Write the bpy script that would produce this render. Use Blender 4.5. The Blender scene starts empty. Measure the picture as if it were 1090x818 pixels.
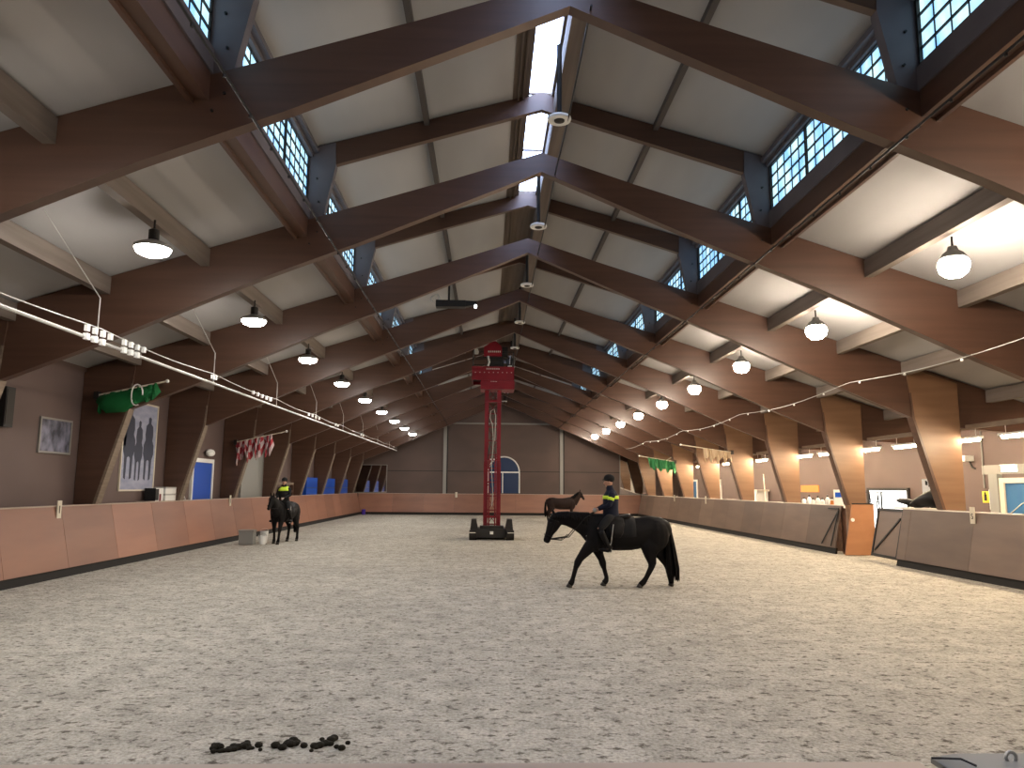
import bpy, math, random
from mathutils import Vector, Matrix
R = random.Random(7)
C = bpy.context.scene.collection
PI = math.pi
XC = 1.05                      # hall axis
D = 5.468; Y1 = 9.568          # bay length, first frame in view
FY = [Y1 + (k - 1) * D for k in range(0, 11)]      # frames 0..10
YF = 61.3                      # end wall
YN = -4.0                      # near wall
XL, XR = -10.9, 15.5           # outer walls
ORD = ['overhead', 'first', 'second', 'third', 'fourth', 'fifth', 'sixth', 'seventh', 'eighth', 'ninth', 'tenth', 'eleventh']

# ------------------------------------------------------------------ materials
def mat(name, col, rough=.6, metal=0, noise=None, bump=None, emit=None, spec=.3, rand=0, wave=None, coords='Object'):
    m = bpy.data.materials.new(name); m.use_nodes = True
    nt = m.node_tree; b = nt.nodes['Principled BSDF']
    b.inputs['Roughness'].default_value = rough; b.inputs['Metallic'].default_value = metal
    b.inputs['Specular IOR Level'].default_value = spec
    b.inputs['Base Color'].default_value = (*col, 1)
    tc = nt.nodes.new('ShaderNodeTexCoord')
    src = None
    if noise:       # (scale vec3, detail, colour2)
        mp = nt.nodes.new('ShaderNodeMapping'); mp.inputs['Scale'].default_value = noise[0]
        nt.links.new(tc.outputs[coords], mp.inputs[0])
        n = nt.nodes.new('ShaderNodeTexNoise'); n.inputs['Scale'].default_value = 1; n.inputs['Detail'].default_value = noise[1]
        nt.links.new(mp.outputs[0], n.inputs['Vector'])
        r = nt.nodes.new('ShaderNodeValToRGB'); r.color_ramp.elements[0].position = .35; r.color_ramp.elements[1].position = .65
        r.color_ramp.elements[0].color = (*col, 1); r.color_ramp.elements[1].color = (*noise[2], 1)
        nt.links.new(n.outputs[0], r.inputs[0]); src = r.outputs[0]
    if rand:
        oi = nt.nodes.new('ShaderNodeObjectInfo')
        mr = nt.nodes.new('ShaderNodeMapRange'); mr.inputs['To Min'].default_value = 1 - rand; mr.inputs['To Max'].default_value = 1 + rand
        nt.links.new(oi.outputs['Random'], mr.inputs[0])
        h = nt.nodes.new('ShaderNodeHueSaturation'); nt.links.new(mr.outputs[0], h.inputs['Value'])
        if src: nt.links.new(src, h.inputs['Color'])
        else: h.inputs['Color'].default_value = (*col, 1)
        src = h.outputs[0]
    if src: nt.links.new(src, b.inputs['Base Color'])
    if bump:        # (scale vec3, detail, strength, distance)
        mp = nt.nodes.new('ShaderNodeMapping'); mp.inputs['Scale'].default_value = bump[0]
        nt.links.new(tc.outputs[coords], mp.inputs[0])
        n = nt.nodes.new('ShaderNodeTexNoise'); n.inputs['Scale'].default_value = 1; n.inputs['Detail'].default_value = bump[1]
        nt.links.new(mp.outputs[0], n.inputs['Vector'])
        bp = nt.nodes.new('ShaderNodeBump'); bp.inputs['Strength'].default_value = bump[2]; bp.inputs['Distance'].default_value = bump[3]
        nt.links.new(n.outputs[0], bp.inputs['Height']); nt.links.new(bp.outputs[0], b.inputs['Normal'])
    if emit:
        b.inputs['Emission Color'].default_value = (*emit[0], 1); b.inputs['Emission Strength'].default_value = emit[1]
    return m

M = {}
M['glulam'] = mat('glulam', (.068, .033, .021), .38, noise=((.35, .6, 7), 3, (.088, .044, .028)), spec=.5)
M['glulam_lit'] = mat('glulam_lit_leg', (.165, .088, .047), .42, noise=((.5, .6, 5), 3, (.20, .112, .062)), spec=.5)  # right legs only: frame timber lightened, stronger light put into its colour
M['glulam_pale'] = mat('glulam_pale', (.20, .155, .115), .6, noise=((3, 3, 20), 3, (.16, .12, .09)))
M['purlin'] = mat('purlin', (.18, .15, .13), .6, noise=((3, .5, 12), 2, (.145, .12, .10)))
M['purlin_d'] = mat('thin_purlin', (.085, .07, .062), .6)
M['roof'] = mat('roof_board', (.385, .375, .37), .8, noise=((.7, .15, .7), 3, (.33, .322, .318)))
M['roof_dark'] = mat('ridge_board', (.10, .075, .06), .7, noise=((9, .3, 1), 2, (.15, .115, .09)))
M['lantern'] = mat('lantern_panel', (.135, .12, .135), .6, noise=((1, 1, 1), 3, (.10, .09, .10)))
M['walls'] = mat('cladding', (.125, .087, .080), .65, noise=((.4, .4, .6), 2, (.105, .073, .067)))
M['wall_far'] = mat('cladding_far', (.115, .079, .068), .65, noise=((.3, .4, .5), 2, (.09, .064, .057)))
M['ply_l'] = mat('plywood_red', (.28, .13, .083), .42, noise=((.5, .35, 2.2), 3, (.235, .108, .071)), rand=.16, spec=.45)
M['ply_r'] = mat('plywood_brown', (.18, .125, .094), .42, noise=((.5, .5, 2.6), 3, (.145, .10, .077)), rand=.2, spec=.4)
M['ply_o'] = mat('plywood_orange', (.42, .20, .095), .5, noise=((1, 1, 3), 3, (.36, .165, .08)))
M['cap'] = mat('cap_rail', (.42, .33, .27), .5)
M['cap_white'] = mat('cap_rail_white', (.72, .66, .58), .5)
M['rubber'] = mat('kick_rubber', (.012, .010, .009), .8)
M['steel'] = mat('galvanised', (.55, .55, .53), .4, .8)
M['steel_w'] = mat('white_steel', (.40, .40, .38), .45, .1)
M['dark_metal'] = mat('dark_metal', (.03, .028, .027), .5, .5)
M['black'] = mat('black_plastic', (.012, .012, .013), .5)
M['white'] = mat('white_plastic', (.75, .75, .73), .5)
M['cream'] = mat('cream', (.62, .56, .45), .6)
M['grey'] = mat('grey_paint', (.24, .24, .23), .6)
M['green'] = mat('green_cloth', (.006, .115, .03), .8, bump=((14, 14, 14), 3, .5, .02))
M['green_l'] = mat('green_pale_cloth', (.03, .17, .06), .8, bump=((14, 14, 14), 3, .5, .02))
M['redc'] = mat('red_cloth', (.30, .03, .04), .8)
M['pinkw'] = mat('dull_white_cloth', (.42, .33, .33), .8)
M['beige'] = mat('beige_cloth', (.52, .40, .27), .8, bump=((14, 14, 14), 3, .5, .02))
M['red'] = mat('red_enamel', (.17, .006, .014), .4, noise=((3, 3, 3), 2, (.14, .005, .012)))
M['blue'] = mat('blue_vinyl', (.006, .065, .40), .5)
M['blue_door'] = mat('blue_door', (.02, .095, .22), .45, noise=((1, 1, 1), 2, (.03, .12, .26)))
M['blue_dark'] = mat('blue_dark', (.008, .025, .08), .3)
M['purple'] = mat('purple', (.05, .02, .25), .5)
M['orange'] = mat('orange', (.62, .22, .05), .5)
M['yellow'] = mat('yellow', (.75, .62, .06), .5)
M['hivis'] = mat('hivis', (.62, .85, .06), .6)
M['navy'] = mat('navy_cloth', (.004, .006, .018), .85)
M['blackc'] = mat('black_cloth', (.008, .008, .009), .9)
M['skin'] = mat('skin', (.42, .23, .16), .5)
M['leather'] = mat('leather', (.006, .005, .005), .5, spec=.15)
M['horse'] = mat('black_coat', (.0045, .004, .0045), .62, spec=.12, noise=((2, 2, 2), 2, (.006, .005, .005)))
M['horse_b'] = mat('brown_coat', (.018, .009, .007), .6, spec=.15, noise=((2, 2, 2), 2, (.012, .006, .005)))
M['hair'] = mat('horse_hair', (.004, .0035, .0035), .7, spec=.1, bump=((40, 40, 3), 3, .6, .02))
M['hoof'] = mat('hoof', (.03, .025, .02), .5)
M['tack_w'] = mat('pale_strap', (.45, .45, .42), .6)
M['manure'] = mat('manure', (.018, .015, .009), .95, bump=((60, 60, 60), 3, .8, .02))
M['photo'] = mat('printed_sheet', (.03, .032, .045), .5, noise=((4, 4, 3), 5, (.20, .20, .27)))
M['poster_bg'] = mat('poster_paper', (.33, .34, .44), .5, noise=((2, 2, 6), 4, (.24, .26, .36)))
M['poster_ink'] = mat('poster_ink', (.035, .04, .065), .6)
M['alu'] = mat('pale_post', (.25, .24, .225), .5, .2)
M['mirror'] = mat('mirror_glass', (.85, .85, .85), .04, 1.0)
M['lamp_l'] = mat('led_disc', (1, 1, 1), emit=((1, .955, .89), 190))
M['lamp_r'] = mat('lamp_globe', (1, 1, 1), emit=((1, .85, .68), 300))
M['tube'] = mat('tube_light', (1, 1, 1), emit=((1, .78, .52), 330))
M['daylight'] = mat('daylight_panel', (.8, .8, .8), emit=((.93, .97, 1), 2.2))
M['exit'] = mat('exit_face', (.8, .9, .8), emit=((.85, 1, .85), 1.6))
M['led'] = mat('small_led', (1, 1, 1), emit=((.9, .95, 1), 6))

def sky_pane(name, c1, c2, s):
    m = bpy.data.materials.new(name); m.use_nodes = True; nt = m.node_tree
    b = nt.nodes['Principled BSDF']; b.inputs['Roughness'].default_value = .4
    b.inputs['Base Color'].default_value = (.5, .6, .65, 1)
    tc = nt.nodes.new('ShaderNodeTexCoord'); mp = nt.nodes.new('ShaderNodeMapping'); mp.inputs['Scale'].default_value = (6, 3, 1.2)
    n = nt.nodes.new('ShaderNodeTexNoise'); n.inputs['Scale'].default_value = 1.4; n.inputs['Detail'].default_value = 1
    r = nt.nodes.new('ShaderNodeValToRGB'); r.color_ramp.elements[0].position = .35; r.color_ramp.elements[1].position = .65
    r.color_ramp.elements[0].color = (*c1, 1); r.color_ramp.elements[1].color = (*c2, 1)
    nt.links.new(tc.outputs['Object'], mp.inputs[0]); nt.links.new(mp.outputs[0], n.inputs['Vector']); nt.links.new(n.outputs[0], r.inputs[0])
    nt.links.new(r.outputs[0], b.inputs['Emission Color']); b.inputs['Emission Strength'].default_value = s
    return m
M['pane'] = sky_pane('glass_block_daylight', (.22, .55, .98), (.62, .93, 1), 1.35)
M['skylight'] = sky_pane('skylight_daylight', (.42, .56, 1), (.60, .74, 1), 15)

def sand():
    m = bpy.data.materials.new('riding_sand'); m.use_nodes = True; nt = m.node_tree; L = nt.links.new
    b = nt.nodes['Principled BSDF']; b.inputs['Roughness'].default_value = .95; b.inputs['Specular IOR Level'].default_value = .1
    tc = nt.nodes.new('ShaderNodeTexCoord')
    def noise(scale, detail, sc=(1, 1, 1), rough=.55):
        mp = nt.nodes.new('ShaderNodeMapping'); mp.inputs['Scale'].default_value = sc
        L(tc.outputs['Object'], mp.inputs[0])
        n = nt.nodes.new('ShaderNodeTexNoise'); n.inputs['Scale'].default_value = scale; n.inputs['Detail'].default_value = detail
        n.inputs['Roughness'].default_value = rough
        L(mp.outputs[0], n.inputs['Vector']); return n.outputs[0]
    def ramp(s, p0, p1, c0, c1):
        r = nt.nodes.new('ShaderNodeValToRGB'); e = r.color_ramp.elements
        e[0].position = p0; e[1].position = p1; e[0].color = (*c0, 1); e[1].color = (*c1, 1); L(s, r.inputs[0]); return r.outputs[0]
    def mix(a, bb, f, t='MIX'):
        n = nt.nodes.new('ShaderNodeMixRGB'); n.blend_type = t
        for i, v in ((1, a), (2, bb)):
            if isinstance(v, tuple): n.inputs[i].default_value = (*v, 1)
            else: L(v, n.inputs[i])
        if isinstance(f, float): n.inputs[0].default_value = f
        else: L(f, n.inputs[0])
        return n.outputs[0]
    big = ramp(noise(.22, 3), .35, .65, (.48, .452, .398), (.56, .53, .465))
    mid = ramp(noise(2.2, 6, (1, 1, 1), .72), .36, .62, (.74, .735, .73), (1.06, 1.06, 1.06))
    c = mix(big, mid, 1.0, 'MULTIPLY')
    clod = ramp(noise(8.5, 5, (.9, 1.2, 1), .66), .37, .455, (.30, .28, .26), (1, 1, 1))
    c = mix(c, clod, 1.0, 'MULTIPLY')
    fine = ramp(noise(26, 3, (1, 1, 1), .7), .3, .6, (.6, .59, .58), (1.1, 1.1, 1.09))
    c = mix(c, fine, 1.0, 'MULTIPLY')
    L(c, b.inputs['Base Color'])
    h = nt.nodes.new('ShaderNodeMath'); h.operation = 'MULTIPLY_ADD'
    L(noise(5, 6, (1, 1, 1), .65), h.inputs[0]); h.inputs[1].default_value = 1.0; L(noise(16, 4), h.inputs[2])
    bp = nt.nodes.new('ShaderNodeBump'); bp.inputs['Strength'].default_value = .5; bp.inputs['Distance'].default_value = .07
    L(h.outputs[0], bp.inputs['Height']); L(bp.outputs[0], b.inputs['Normal'])
    return m
M['sand'] = sand()

# ------------------------------------------------------------------ mesh builder
class MB:
    def __init__(s): s.v = []; s.f = []; s.mi = []; s.cur = 0; s.mats = []
    def box(s, x0, x1, y0, y1, z0, z1):
        i = len(s.v); s.v += [(x, y, z) for z in (z0, z1) for (x, y) in ((x0, y0), (x1, y0), (x1, y1), (x0, y1))]
        s.add([(i, i+3, i+2, i+1), (i+4, i+5, i+6, i+7), (i, i+1, i+5, i+4), (i+1, i+2, i+6, i+5), (i+2, i+3, i+7, i+6), (i+3, i, i+4, i+7)]); return s
    def add(s, fs): s.f += fs; s.mi += [s.cur] * len(fs)
    def slot(s, k): s.cur = k; return s
    def prism(s, pts, y0, y1, axis='y'):
        """polygon of (a,b) extruded: axis y -> (x,z); axis x -> (y,z); axis z -> (x,y)"""
        n = len(pts); i = len(s.v)
        for t in (y0, y1):
            for a, b in pts:
                s.v.append((a, t, b) if axis == 'y' else (t, a, b) if axis == 'x' else (a, b, t))
        s.add([tuple(range(i, i+n)), tuple(range(i+2*n-1, i+n-1, -1))])
        s.add([(i+k, i+n+k, i+n+(k+1) % n, i+(k+1) % n) for k in range(n)]); return s
    def tube(s, pts, rad, n=8, cap=True):
        """round tube along points; rad number or list"""
        if not isinstance(rad, (list, tuple)): rad = [rad] * len(pts)
        return s.loft([(p, r, r) for p, r in zip(pts, rad)], n, cap)
    def loft(s, secs, n=12, cap=True, ref=(0, 1, 0)):
        """secs: (point, ra, rb); rb along ref-ish axis, ra perpendicular"""
        P = [Vector(q[0]) for q in secs]; i0 = len(s.v); ref = Vector(ref); prev = None
        for k, (p, ra, rb) in enumerate(secs):
            t = (P[min(k+1, len(P)-1)] - P[max(k-1, 0)])
            t = t.normalized() if t.length > 1e-9 else Vector((0, 0, 1))
            b = ref - t * ref.dot(t)
            if b.length < .15:
                b = prev - t * prev.dot(t) if prev else Vector((1, 0, 0)) - t * t.x
            b.normalize(); a = t.cross(b); prev = b
            for j in range(n):
                w = 2 * PI * j / n
                s.v.append(tuple(P[k] + a * (ra * math.cos(w)) + b * (rb * math.sin(w))))
        m = len(secs)
        for k in range(m-1):
            for j in range(n):
                a = i0 + k*n + j; b = i0 + k*n + (j+1) % n
                s.add([(a, b, b+n, a+n)])
        if cap:
            s.add([tuple(range(i0+n-1, i0-1, -1)), tuple(range(i0+(m-1)*n, i0+m*n))])
        return s
    def ell(s, c, rx, ry, rz, nu=12, nv=8):
        secs = []
        i0 = len(s.v)
        for a in range(1, nv):
            th = PI * a / nv
            for b in range(nu):
                ph = 2 * PI * b / nu
                s.v.append((c[0]+rx*math.sin(th)*math.cos(ph), c[1]+ry*math.sin(th)*math.sin(ph), c[2]+rz*math.cos(th)))
        top = len(s.v); s.v.append((c[0], c[1], c[2]+rz)); bot = len(s.v); s.v.append((c[0], c[1], c[2]-rz))
        for a in range(nv-2):
            for b in range(nu):
                p = i0+a*nu+b; q = i0+a*nu+(b+1) % nu
                s.add([(p, p+nu, q+nu, q)])
        for b in range(nu):
            s.add([(top, i0+b, i0+(b+1) % nu)]); p = i0+(nv-2)*nu
            s.add([(bot, p+(b+1) % nu, p+b)])
        return s
    def lathe(s, prof, c=(0, 0, 0), n=20):
        i0 = len(s.v); m = len(prof)
        for r, z in prof:
            for j in range(n):
                w = 2*PI*j/n; s.v.append((c[0]+r*math.cos(w), c[1]+r*math.sin(w), c[2]+z))
        for k in range(m-1):
            for j in range(n):
                a = i0+k*n+j; b = i0+k*n+(j+1) % n; s.add([(a, b, b+n, a+n)])
        s.add([tuple(range(i0+n-1, i0-1, -1)), tuple(range(i0+(m-1)*n, i0+m*n))])
        return s
    def build(s, name, mats, parent=None, smooth=False, off=None):
        me = bpy.data.meshes.new(name)
        vs = s.v if off is None else [(x-off[0], y-off[1], z-off[2]) for x, y, z in s.v]
        me.from_pydata(vs, [], s.f)
        if not isinstance(mats, (list, tuple)): mats = [mats]
        for m in mats: me.materials.append(M[m] if isinstance(m, str) else m)
        for p, k in zip(me.polygons, s.mi): p.material_index = min(k, len(mats)-1); p.use_smooth = smooth
        me.update()
        import bmesh
        bm = bmesh.new(); bm.from_mesh(me); bmesh.ops.recalc_face_normals(bm, faces=bm.faces); bm.to_mesh(me); bm.free()
        if smooth: 
            for p in me.polygons: p.use_smooth = True
        o = bpy.data.objects.new(name, me); C.objects.link(o)
        if parent: o.parent = parent
        if off is not None: o.location = off
        return o

def tag(o, label=None, cat=None, group=None, kind=None):
    if label: o['label'] = label
    if cat: o['category'] = cat
    if group: o['group'] = group
    if kind: o['kind'] = kind
    return o
def thing(name, label, cat, loc=(0, 0, 0), rz=0, group=None):
    o = bpy.data.objects.new(name, None); C.objects.link(o); o.location = loc; o.rotation_euler = (0, 0, rz)
    o.empty_display_size = .2
    return tag(o, label, cat, group)
def struct(name, mb, m): return tag(mb.build(name, m), kind='structure')
def copy_tree(o, parent=None, **kw):
    c = o.copy(); C.objects.link(c); c.parent = parent
    for ch in list(o.children): copy_tree(ch, c)
    return c

# ------------------------------------------------------------------ room shell
def zr(u): return 9.15 - .32 * abs(u)          # side roof underside = rafter top
def zu(u): return 10.55 - .28 * abs(u)         # lantern roof underside
struct('floor', MB().box(XL-.3, XR+.3, YN-.3, YF+.3, -.3, 0), 'sand')
struct('wall_left', MB().box(XL-.25, XL, YN, YF, 0, zr(XL-XC)+.05), 'walls')
struct('wall_right', MB().box(XR, XR+.25, YN, YF, 0, zr(XR-XC)+.05), 'walls')
g = [(XL-.25, 0), (XR+.25, 0), (XR+.25, zr(XR-XC)), (XC+4.85, zr(4.85)), (XC+4.85, zu(4.85)), (XC, zu(0)+.05), (XC-4.85, zu(4.85)), (XC-4.85, zr(4.85)), (XL-.25, zr(XL-XC))]
struct('wall_far', MB().prism(g, YF, YF+.25), 'wall_far')
struct('wall_near', MB().prism(g, YN-.25, YN), 'walls')
c = MB()
th = .18
uL, uR = XL - XC - .3, XR - XC + .3
for a, b in ((uL, -4.88), (4.88, uR)):
    c.prism([(XC+a, zr(a)), (XC+b, zr(b)), (XC+b, zr(b)+th), (XC+a, zr(a)+th)], YN, YF)
for a, b in ((-5.1, -.62), (.62, 5.1)):
    c.prism([(XC+a, zu(a)), (XC+b, zu(b)), (XC+b, zu(b)+th), (XC+a, zu(a)+th)], YN, YF)
struct('ceiling', c, 'roof')
# ridge zone: boarded strip, with the rooflight left open over the first bays
rb = MB()
rb.prism([(XC-.62, zu(.62)-.02), (XC-.27, zu(.27)-.02), (XC-.27, zu(.27)+.2), (XC-.62, zu(.62)+.2)], YN, YF)
rb.prism([(XC+.21, zu(.21)-.02), (XC+.62, zu(.62)-.02), (XC+.62, zu(.62)+.2), (XC+.21, zu(.21)+.2)], YN, YF)
SKY = [(YN, FY[3]), (FY[7]+1.2, FY[8]-.8)]
rb.box(XC-.27, XC+.21, FY[3], FY[7]+1.2, 10.46, 10.62); rb.box(XC-.27, XC+.21, FY[8]-.8, YF, 10.46, 10.62)
for q in (-.5, -.4, .33, .5): rb.box(XC+q-.02, XC+q+.02, YN, YF, zu(abs(q))-.08, zu(abs(q)))
tag(rb.build('trim_1', 'roof_dark'), kind='structure')
for i, (a, b) in enumerate(SKY):
    w = struct('window_%d' % (i+1), MB().box(XC-.27, XC+.21, a, b, 10.62, 10.66), 'skylight')
    fr = MB()
    y = a
    while y < b:
        fr.box(XC-.27, XC+.21, y-.025, y+.025, 10.58, 10.62); y += D/2
    fr.build('window_frame', 'roof_dark', w)

# lantern windows: one glazed strip per bay and side, glass blocks behind a dark lattice
wn = 3
for sgn in (-1, 1):
    for k in range(0, 10):
        y0, y1 = FY[k]+.1, FY[k+1]-.1
        x = XC + sgn*4.86
        w = struct('window_%d' % wn, MB().box(min(x, x+sgn*.03), max(x, x+sgn*.03), y0, y1, 8.0, 8.98), 'pane'); wn += 1
        fr = MB()
        xi, xo = sorted((x-sgn*.03, x))
        for z in (8.24, 8.48, 8.73): fr.box(xi, xo, y0, y1, z-.013, z+.013)
        for j in range(1, 3): yy = y0+(y1-y0)*j/3; fr.box(xi-.01, xo+.01, yy-.03, yy+.03, 8, 8.98)
        nb = 15
        for j in range(1, nb):
            if j % 5: yy = y0+(y1-y0)*j/nb; fr.box(xi+.01, xo, yy-.004, yy+.004, 8, 8.98)
        fr.box(xi-.02, xo, y0, y1, 7.96, 8.02); fr.box(xi-.02, xo, y0, y1, 8.95, 9.0)
        fr.box(xi-.02, xo, y0, y0+.04, 8, 9); fr.box(xi-.02, xo, y1-.04, y1, 8, 9)
        fr.build('window_frame', 'dark_metal', w)

# ------------------------------------------------------------------ portal frames
def mirrorx(p): return [(-a, b) for a, b in p][::-1]
raf_r = [(0, 8.75), (1.9, 7.93), (3.8, 7.12), (5.7, 6.36), (9.1, 4.86), (10.72, 4.2), (11.9, 3.95), (14.4, 3.75), (14.4, 4.50), (11.9, 5.30), (10.7, 5.70), (7.5, 6.73), (5.0, 7.55), (1.9, 8.53), (0, 9.17)]
raf_l = [(0, 8.75), (1.9, 7.93), (3.8, 7.12), (5.7, 6.36), (9.1, 4.86), (10.72, 4.2), (11.9, 4.0), (11.9, 5.30), (10.7, 5.70), (7.5, 6.73), (5.0, 7.55), (1.9, 8.53), (0, 9.17)]
leg_p = [(11.62, 0), (12.0, 0), (12.0, 5.18), (10.62, 5.62), (10.60, 5.3), (10.72, 4.2), (11.40, 1.62)]
legl_p = [(11.62, 0), (11.93, 0), (11.93, 5.18), (10.62, 5.62), (10.60, 5.3), (10.72, 4.2), (11.46, 1.62)]
upr = [(0, 10.15), (4.45, 8.78), (4.45, 9.28), (0, 10.53)]
post = [(4.50, 7.70), (4.84, 7.60), (4.84, 9.17), (4.30, 9.30), (4.28, 8.80)]
def make_frame():
    root = thing('portal_frame', '', 'roof frame', (XC, FY[0], 0))
    for s in (1, -1):
        P = (lambda p: p) if s == 1 else mirrorx
        r = MB().prism(P(raf_r if s == 1 else raf_l), -.1, .1)
        r.build('rafter', 'glulam', root)
        MB().prism(P(leg_p if s == 1 else legl_p), -.14, .14).build('leg', 'glulam_lit' if s > 0 else 'glulam', root)
        # inner edge of the leg, its light painted in: pale left, dark right
        e = [(10.66, 4.9), (10.70, 4.9), (10.76, 4.2), (11.46, 1.69), (11.38, 1.69), (10.70, 4.2)]
        MB().prism(P([(a-.02, b) for a, b in e]), -.145, .145).build('edge_light_tone', 'glulam_pale' if s < 0 else 'glulam', root)
        MB().prism(P(post), -.09, .09).build('lantern_post', 'lantern', root)
        MB().prism(P(upr), -.07, .07).build('upper_rafter', 'glulam', root)
        for (u, z) in ((4.6, 7.35), (4.75, 7.1), (4.6, 8.0), (4.65, 8.5)):
            MB().tube([(s*u, -.125, z), (s*u, -.09, z)], .02, 6).build('bolt', 'dark_metal', root)
    return root
fr0 = make_frame()
for k in range(11):
    o = fr0 if k == 0 else copy_tree(fr0)
    o.location = (XC, FY[k], 0)
    if k == 0: o['label'] = 'brown glulam portal frame overhead, in front of the first lamps'
    elif k == 10: o['label'] = 'brown glulam portal frame standing against the end wall, farthest of all'
    else: o['label'] = 'brown glulam portal frame, %s one visible counting from the camera' % ORD[k]
    o['group'] = 'glulam portal frames'

# purlins and lantern edge beams, one per bay
def bay_name(k): return 'before the first frame' if k == 0 else 'between the %s and %s frames' % (ORD[k], ORD[k+1])
pu = MB().box(-.085, .085, 0, D-.2, -.36, 0).build('purlin', 'purlin')
pu2 = MB().box(-.055, .055, 0, D-.14, -.13, 0).build('purlin', 'purlin_d')
first = {}
for k in range(0, 10):
    for sgn, side in ((-1, 'left'), (1, 'right')):
        rows = [(6.82, 'carrying the lamp'), (8.75, 'nearer the eaves')] + ([(10.55, 'over the leg tops'), (12.9, 'over the gallery')] if sgn > 0 else [(10.55, 'over the leg tops')])
        for u, what in rows:
            p = pu.copy() if first.get('a') else pu
            if first.get('a'): C.objects.link(p)
            first['a'] = 1
            p.location = (XC+sgn*u, FY[k]+.1, zr(u)-.015)
            tag(p, 'grey purlin %s, %s slope, %s' % (what, side, bay_name(k)), 'beam', 'purlins under the side roofs')
        p = pu2.copy() if first.get('b') else pu2
        if first.get('b'): C.objects.link(p)
        first['b'] = 1
        p.location = (XC+sgn*2.42, FY[k]+.07, zu(2.42)-.01)
        tag(p, 'thin purlin of the raised roof, %s of ridge, %s' % (side, bay_name(k)), 'beam', 'thin purlins under the raised roof')
        # eaves beam of the lantern
        t = thing('lantern_beam', 'brown beam under the %s lantern windows, %s' % (side, bay_name(k)), 'beam', (XC+sgn*4.8, FY[k]+.1, 7.25), 0, 'beams under the lantern windows')
        L = D-.2
        b = MB().box(*sorted((-.0*sgn, sgn*.2)), 0, L, 0, .38); b.build('beam', 'glulam', t)
        b = MB().box(*sorted((-.03*sgn, sgn*.05)), 0, L, .38, .72); b.build('fascia', 'lantern', t)
        b = MB().box(*sorted((sgn*.2, sgn*.26)), 0, L, -.06, .2); b.build('edge_board', 'glulam', t)
        b = MB().box(*sorted((-.05*sgn, sgn*.06)), 0, L, 1.72, 1.92); b.box(*sorted((-.16*sgn, -sgn*.05)), 0, L, 1.80, 1.90); b.build('head_beam', 'lantern', t)

# ridge beam and hanging ring fixtures
tag(MB().box(XC+.24, XC+.52, FY[0], YF, 9.86, 10.3).build('ridge_beam', 'roof_dark'), 'dark brown ridge beam running beside the bright rooflight strip', 'beam')
f0 = None
for i in range(9):
    y = FY[i+1] + D*.52
    if f0 is None:
        t = thing('ring_fixture', '', 'ceiling fixture', (0, 0, 0))
        MB().tube([(0, 0, 0), (0, 0, 1.4)], .045, 8).build('pole', 'dark_metal', t)
        rr = MB(); n = 28
        for j in range(n):
            a = 2*PI*j/n; b = 2*PI*(j+1)/n
        pr = [(.10, -.03), (.20, -.03), (.21, 0), (.20, .03), (.10, .03)]
        rr.v = []; 
        for j in range(n):
            w = 2*PI*j/n
            for r_, z_ in pr: rr.v.append((r_*math.cos(w), r_*math.sin(w), z_))
        for j in range(n):
            for q in range(5):
                a = j*5+q; b = j*5+(q+1) % 5; c2 = ((j+1) % n)*5+(q+1) % 5; d = ((j+1) % n)*5+q
                rr.add([(a, b, c2, d)])
        rr.build('ring', 'white', t, smooth=False)
        MB().lathe([(.02, -.06), (.09, -.04), (.10, .05), (.04, .08)]).build('hub', 'dark_metal', t)
        f0 = t; o = t
    else: o = copy_tree(f0)
    o.location = (XC+.13, y, 8.62)
    o['label'] = 'white ring fixture on a dark pole under the ridge, %s' % bay_name(i+1)
    o['group'] = 'ring fixtures under the ridge'
def line_cable(name, pts, r, m, label, cat='cable', n=6): return tag(MB().tube(pts, r, n).build(name, m), label, cat)
line_cable('cable', [(1.33, Y1-.2, 8.70)] + [(1.33, FY[k], 8.70-.0) if j == 0 else (1.33, FY[k]+D/2, 8.60) for k in range(1, 10) for j in (0, 1)] + [(1.33, FY[10], 8.7)], .016, 'black', 'black cable strung along under the ridge of the hall')
for sgn, side in ((-1, 'left'), (1, 'right')):
    t = thing('guide_cable', 'thin dark cable with small hooks under the rafters below the %s lantern windows' % side, 'cable', (XC+(4.4 if sgn > 0 else -4.15), FY[0], 6.83 if sgn > 0 else 6.92))
    MB().tube([(0, (YF-FY[0])*j/20, 0) for j in range(21)], .018, 6).build('wire', 'black', t)
    h = MB()
    for j in range(60):
        y = j*(YF-FY[0])/60+.3; h.tube([(0, y, 0), (0, y, -.05)], .018, 5)
    h.build('hooks', 'dark_metal', t)

# ------------------------------------------------------------------ lamps
def lamp_left():
    t = thing('bay_lamp', '', 'lamp')
    MB().tube([(0, 0, .5), (0, 0, .3)], .018, 8).build('rod', 'dark_metal', t)
    MB().lathe([(.07, .12), (.085, .14), (.085, .32), (.05, .34)], n=16).build('driver_box', 'dark_metal', t)
    MB().lathe([(.295, .0), (.30, .05), (.20, .10), (.10, .14)], n=28).build('housing', 'grey', t)
    MB().lathe([(.02, -.12), (.16, -.115), (.24, -.08), (.275, -.03), (.275, .0)], n=28).build('diffuser', 'lamp_l', t)
    return t
def lamp_right():
    t = thing('bay_lamp', '', 'lamp')
    MB().tube([(0, 0, .52), (0, 0, .33)], .018, 8).build('hook_rod', 'dark_metal', t)
    MB().lathe([(.21, .10), (.215, .13), (.17, .21), (.09, .27), (.07, .34), (.03, .35)], n=28).build('cap', 'grey', t)
    MB().lathe([(.02, -.21), (.13, -.19), (.22, -.11), (.25, .0), (.24, .07), (.20, .11)], n=28).build('globe', 'lamp_r', t)
    return t
ll = lamp_left(); lr = lamp_right()
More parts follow.
